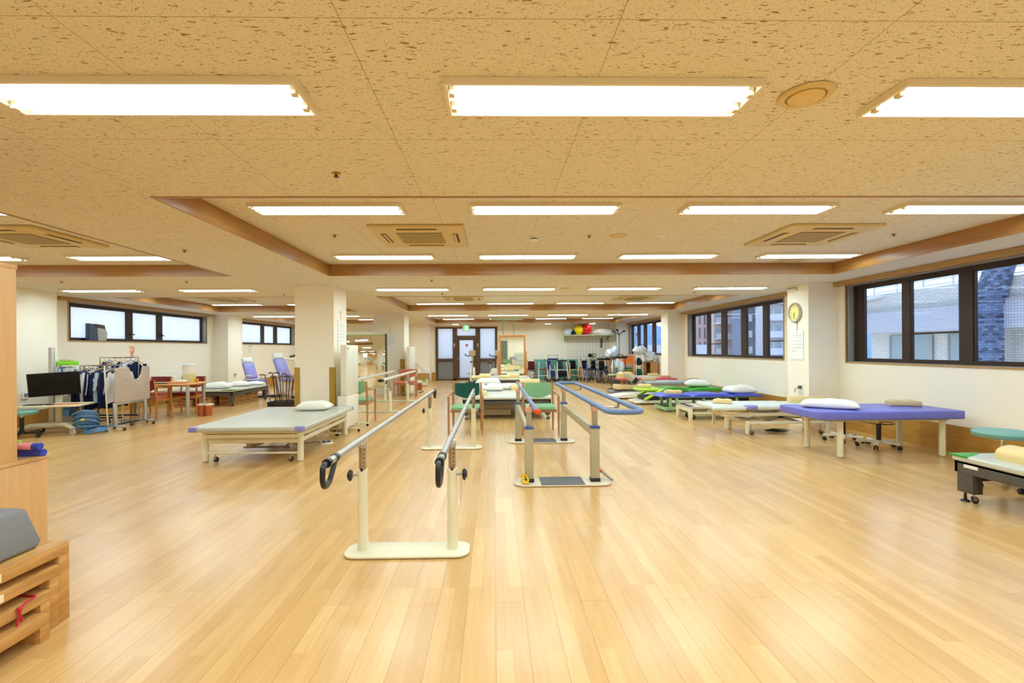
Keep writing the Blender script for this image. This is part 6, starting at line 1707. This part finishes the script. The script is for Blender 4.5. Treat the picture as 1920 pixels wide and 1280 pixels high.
def block(label, x, y, w, z1, m, wm, nw, kind=0, fh=3.0):
    z0 = -9; t = thing('apartment_building', label, 'building', (x, y, z0)); h = z1-z0; fl = int(h/fh)
    MB().box(0, w, 0, 3.2, 0, h).build('walls', m, t)
    for k in range(fl):
        z = k*fh
        if kind == 0:
            MB().box(0, w, -1.2, 0, z, z+.15).box(0, w, -1.2, -1.05, z+.15, z+1.15).build('balcony', wm, t)
            mb = MB()
            for j in range(nw): x0 = w*(j+.12)/nw; mb.box(x0, x0+w*.70/nw, -.05, .01, z+.2, z+2.2)
            mb.build('window_row', glass_o, t)
        elif kind == 1:
            mb = MB()
            for j in range(nw): x0 = w*(j+.3)/nw; mb.box(x0, x0+w*.30/nw, -.06, .01, z+.3, z+2.6)
            mb.build('window_row', mat('dark_glazing', (120, 124, 134), .3), t)
        else:
            mb = MB(); mb.box(w*.10, w*.42, -.9, 0, z+.2, z+1.5); mb.build('balcony', wm, t)
            mb = MB(); mb.box(w*.62, w*.74, -.06, .01, z+.5, z+2.4); mb.build('window_row', glass_o, t)
    return t
block('cream apartment block with tall narrow windows beyond the second window', 41.5, 103, 5.6, 22, mat('pink_render', (224, 200, 190), .8), None, 5, 1)
block('pink beige apartment block with long pale balconies beyond the second window', 44.6, 97, 6.6, 14, mat('rose_render', (214, 186, 172), .8), mat('balcony_pale', (216, 210, 208), .7), 4)
block('slate grey apartment tower with small square balconies beyond the second window', 46.8, 91, 4.6, 24, mat('slate_render', (136, 142, 158), .8), mat('balcony_white', (226, 228, 230), .7), 3, 2)
block('pale apartment block with white balconies behind the sticker pane', 48.3, 85, 14, 24, mat('cream_render', (206, 202, 204), .8), MATS['balcony_white'], 9)
block('low white building seen through the furthest window', 24, 90, 16, 1.9, mat('white_render', (228, 228, 230), .8), MATS['balcony_white'], 5, 1)
# hills far away
bm = bmesh.new(); rows = []
for i in range(25):
    u = i/24; X_ = 20+u*180; Yc = 190-u*60
    hgt = 9+5*math.sin(u*7+1)+3*math.sin(u*17)
    rows.append([bm.verts.new((X_, Yc, -12)), bm.verts.new((X_, Yc+12, hgt*.6)), bm.verts.new((X_, Yc+26, hgt+3)), bm.verts.new((X_, Yc+60, -12))])
for a, b in zip(rows, rows[1:]):
    for k in range(3): bm.faces.new((a[k], b[k], b[k+1], a[k+1]))
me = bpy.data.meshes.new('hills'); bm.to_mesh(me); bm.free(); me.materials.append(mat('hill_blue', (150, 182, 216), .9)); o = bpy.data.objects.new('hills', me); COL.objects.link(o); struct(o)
struct(MB().box(XR+.5, 260, -60, 260, -9.6, -9).build('ground', mat('ground_grey', (150, 150, 152), .9), smooth=False))

# ================================================================== WORLD, CAMERA
w = bpy.data.worlds.new('World'); SC.world = w; w.use_nodes = True
nt = w.node_tree; bg = nt.nodes['Background']
tc = N(nt, 'ShaderNodeTexCoord'); sp_ = N(nt, 'ShaderNodeSeparateXYZ'); nt.links.new(tc.outputs['Generated'], sp_.inputs[0])
cr = N(nt, 'ShaderNodeValToRGB'); cr.color_ramp.elements[0].position = .45; cr.color_ramp.elements[1].position = .85
cr.color_ramp.elements[0].color = (.84, .91, 1.0, 1); cr.color_ramp.elements[1].color = (.40, .58, 1.0, 1)
mr = N(nt, 'ShaderNodeMapRange'); mr.inputs[1].default_value = -1; mr.inputs[2].default_value = 1
nt.links.new(sp_.outputs[2], mr.inputs[0]); nt.links.new(mr.outputs[0], cr.inputs[0]); nt.links.new(cr.outputs[0], bg.inputs[0])
bg.inputs[1].default_value = WORLD

cam = bpy.data.cameras.new('Camera'); co = bpy.data.objects.new('Camera', cam); COL.objects.link(co); SC.camera = co
yaw, roll = .019, .0068
s_, c_ = math.sin(yaw), math.cos(yaw); sr, cr_ = math.sin(roll), math.cos(roll)
fwd = Vector((s_, c_, 0)); rt = Vector((c_*cr_, -s_*cr_, -sr)); up = Vector((c_*sr, -s_*sr, cr_))
M = Matrix.Identity(4)
for i in range(3): M[i][0] = rt[i]; M[i][1] = up[i]; M[i][2] = -fwd[i]
M[2][3] = D
co.matrix_world = M
cam.sensor_width = 36; cam.lens = 905/1920*36
cam.shift_x = (960-943.4)/1920; cam.shift_y = (654-640)/1920
cam.clip_start = .05; cam.clip_end = 600
vs = SC.view_settings
vs.view_transform = 'Standard'; vs.look = 'None'; vs.gamma = 1; vs.use_curve_mapping = False; vs.exposure = EXPO
SC.cycles.max_bounces = 10; SC.cycles.diffuse_bounces = 6; SC.cycles.glossy_bounces = 5; SC.cycles.transmission_bounces = 8; SC.cycles.transparent_max_bounces = 12
SC.cycles.use_denoising = True; SC.cycles.sample_clamp_indirect = 8; SC.cycles.caustics_reflective = False; SC.cycles.caustics_refractive = False
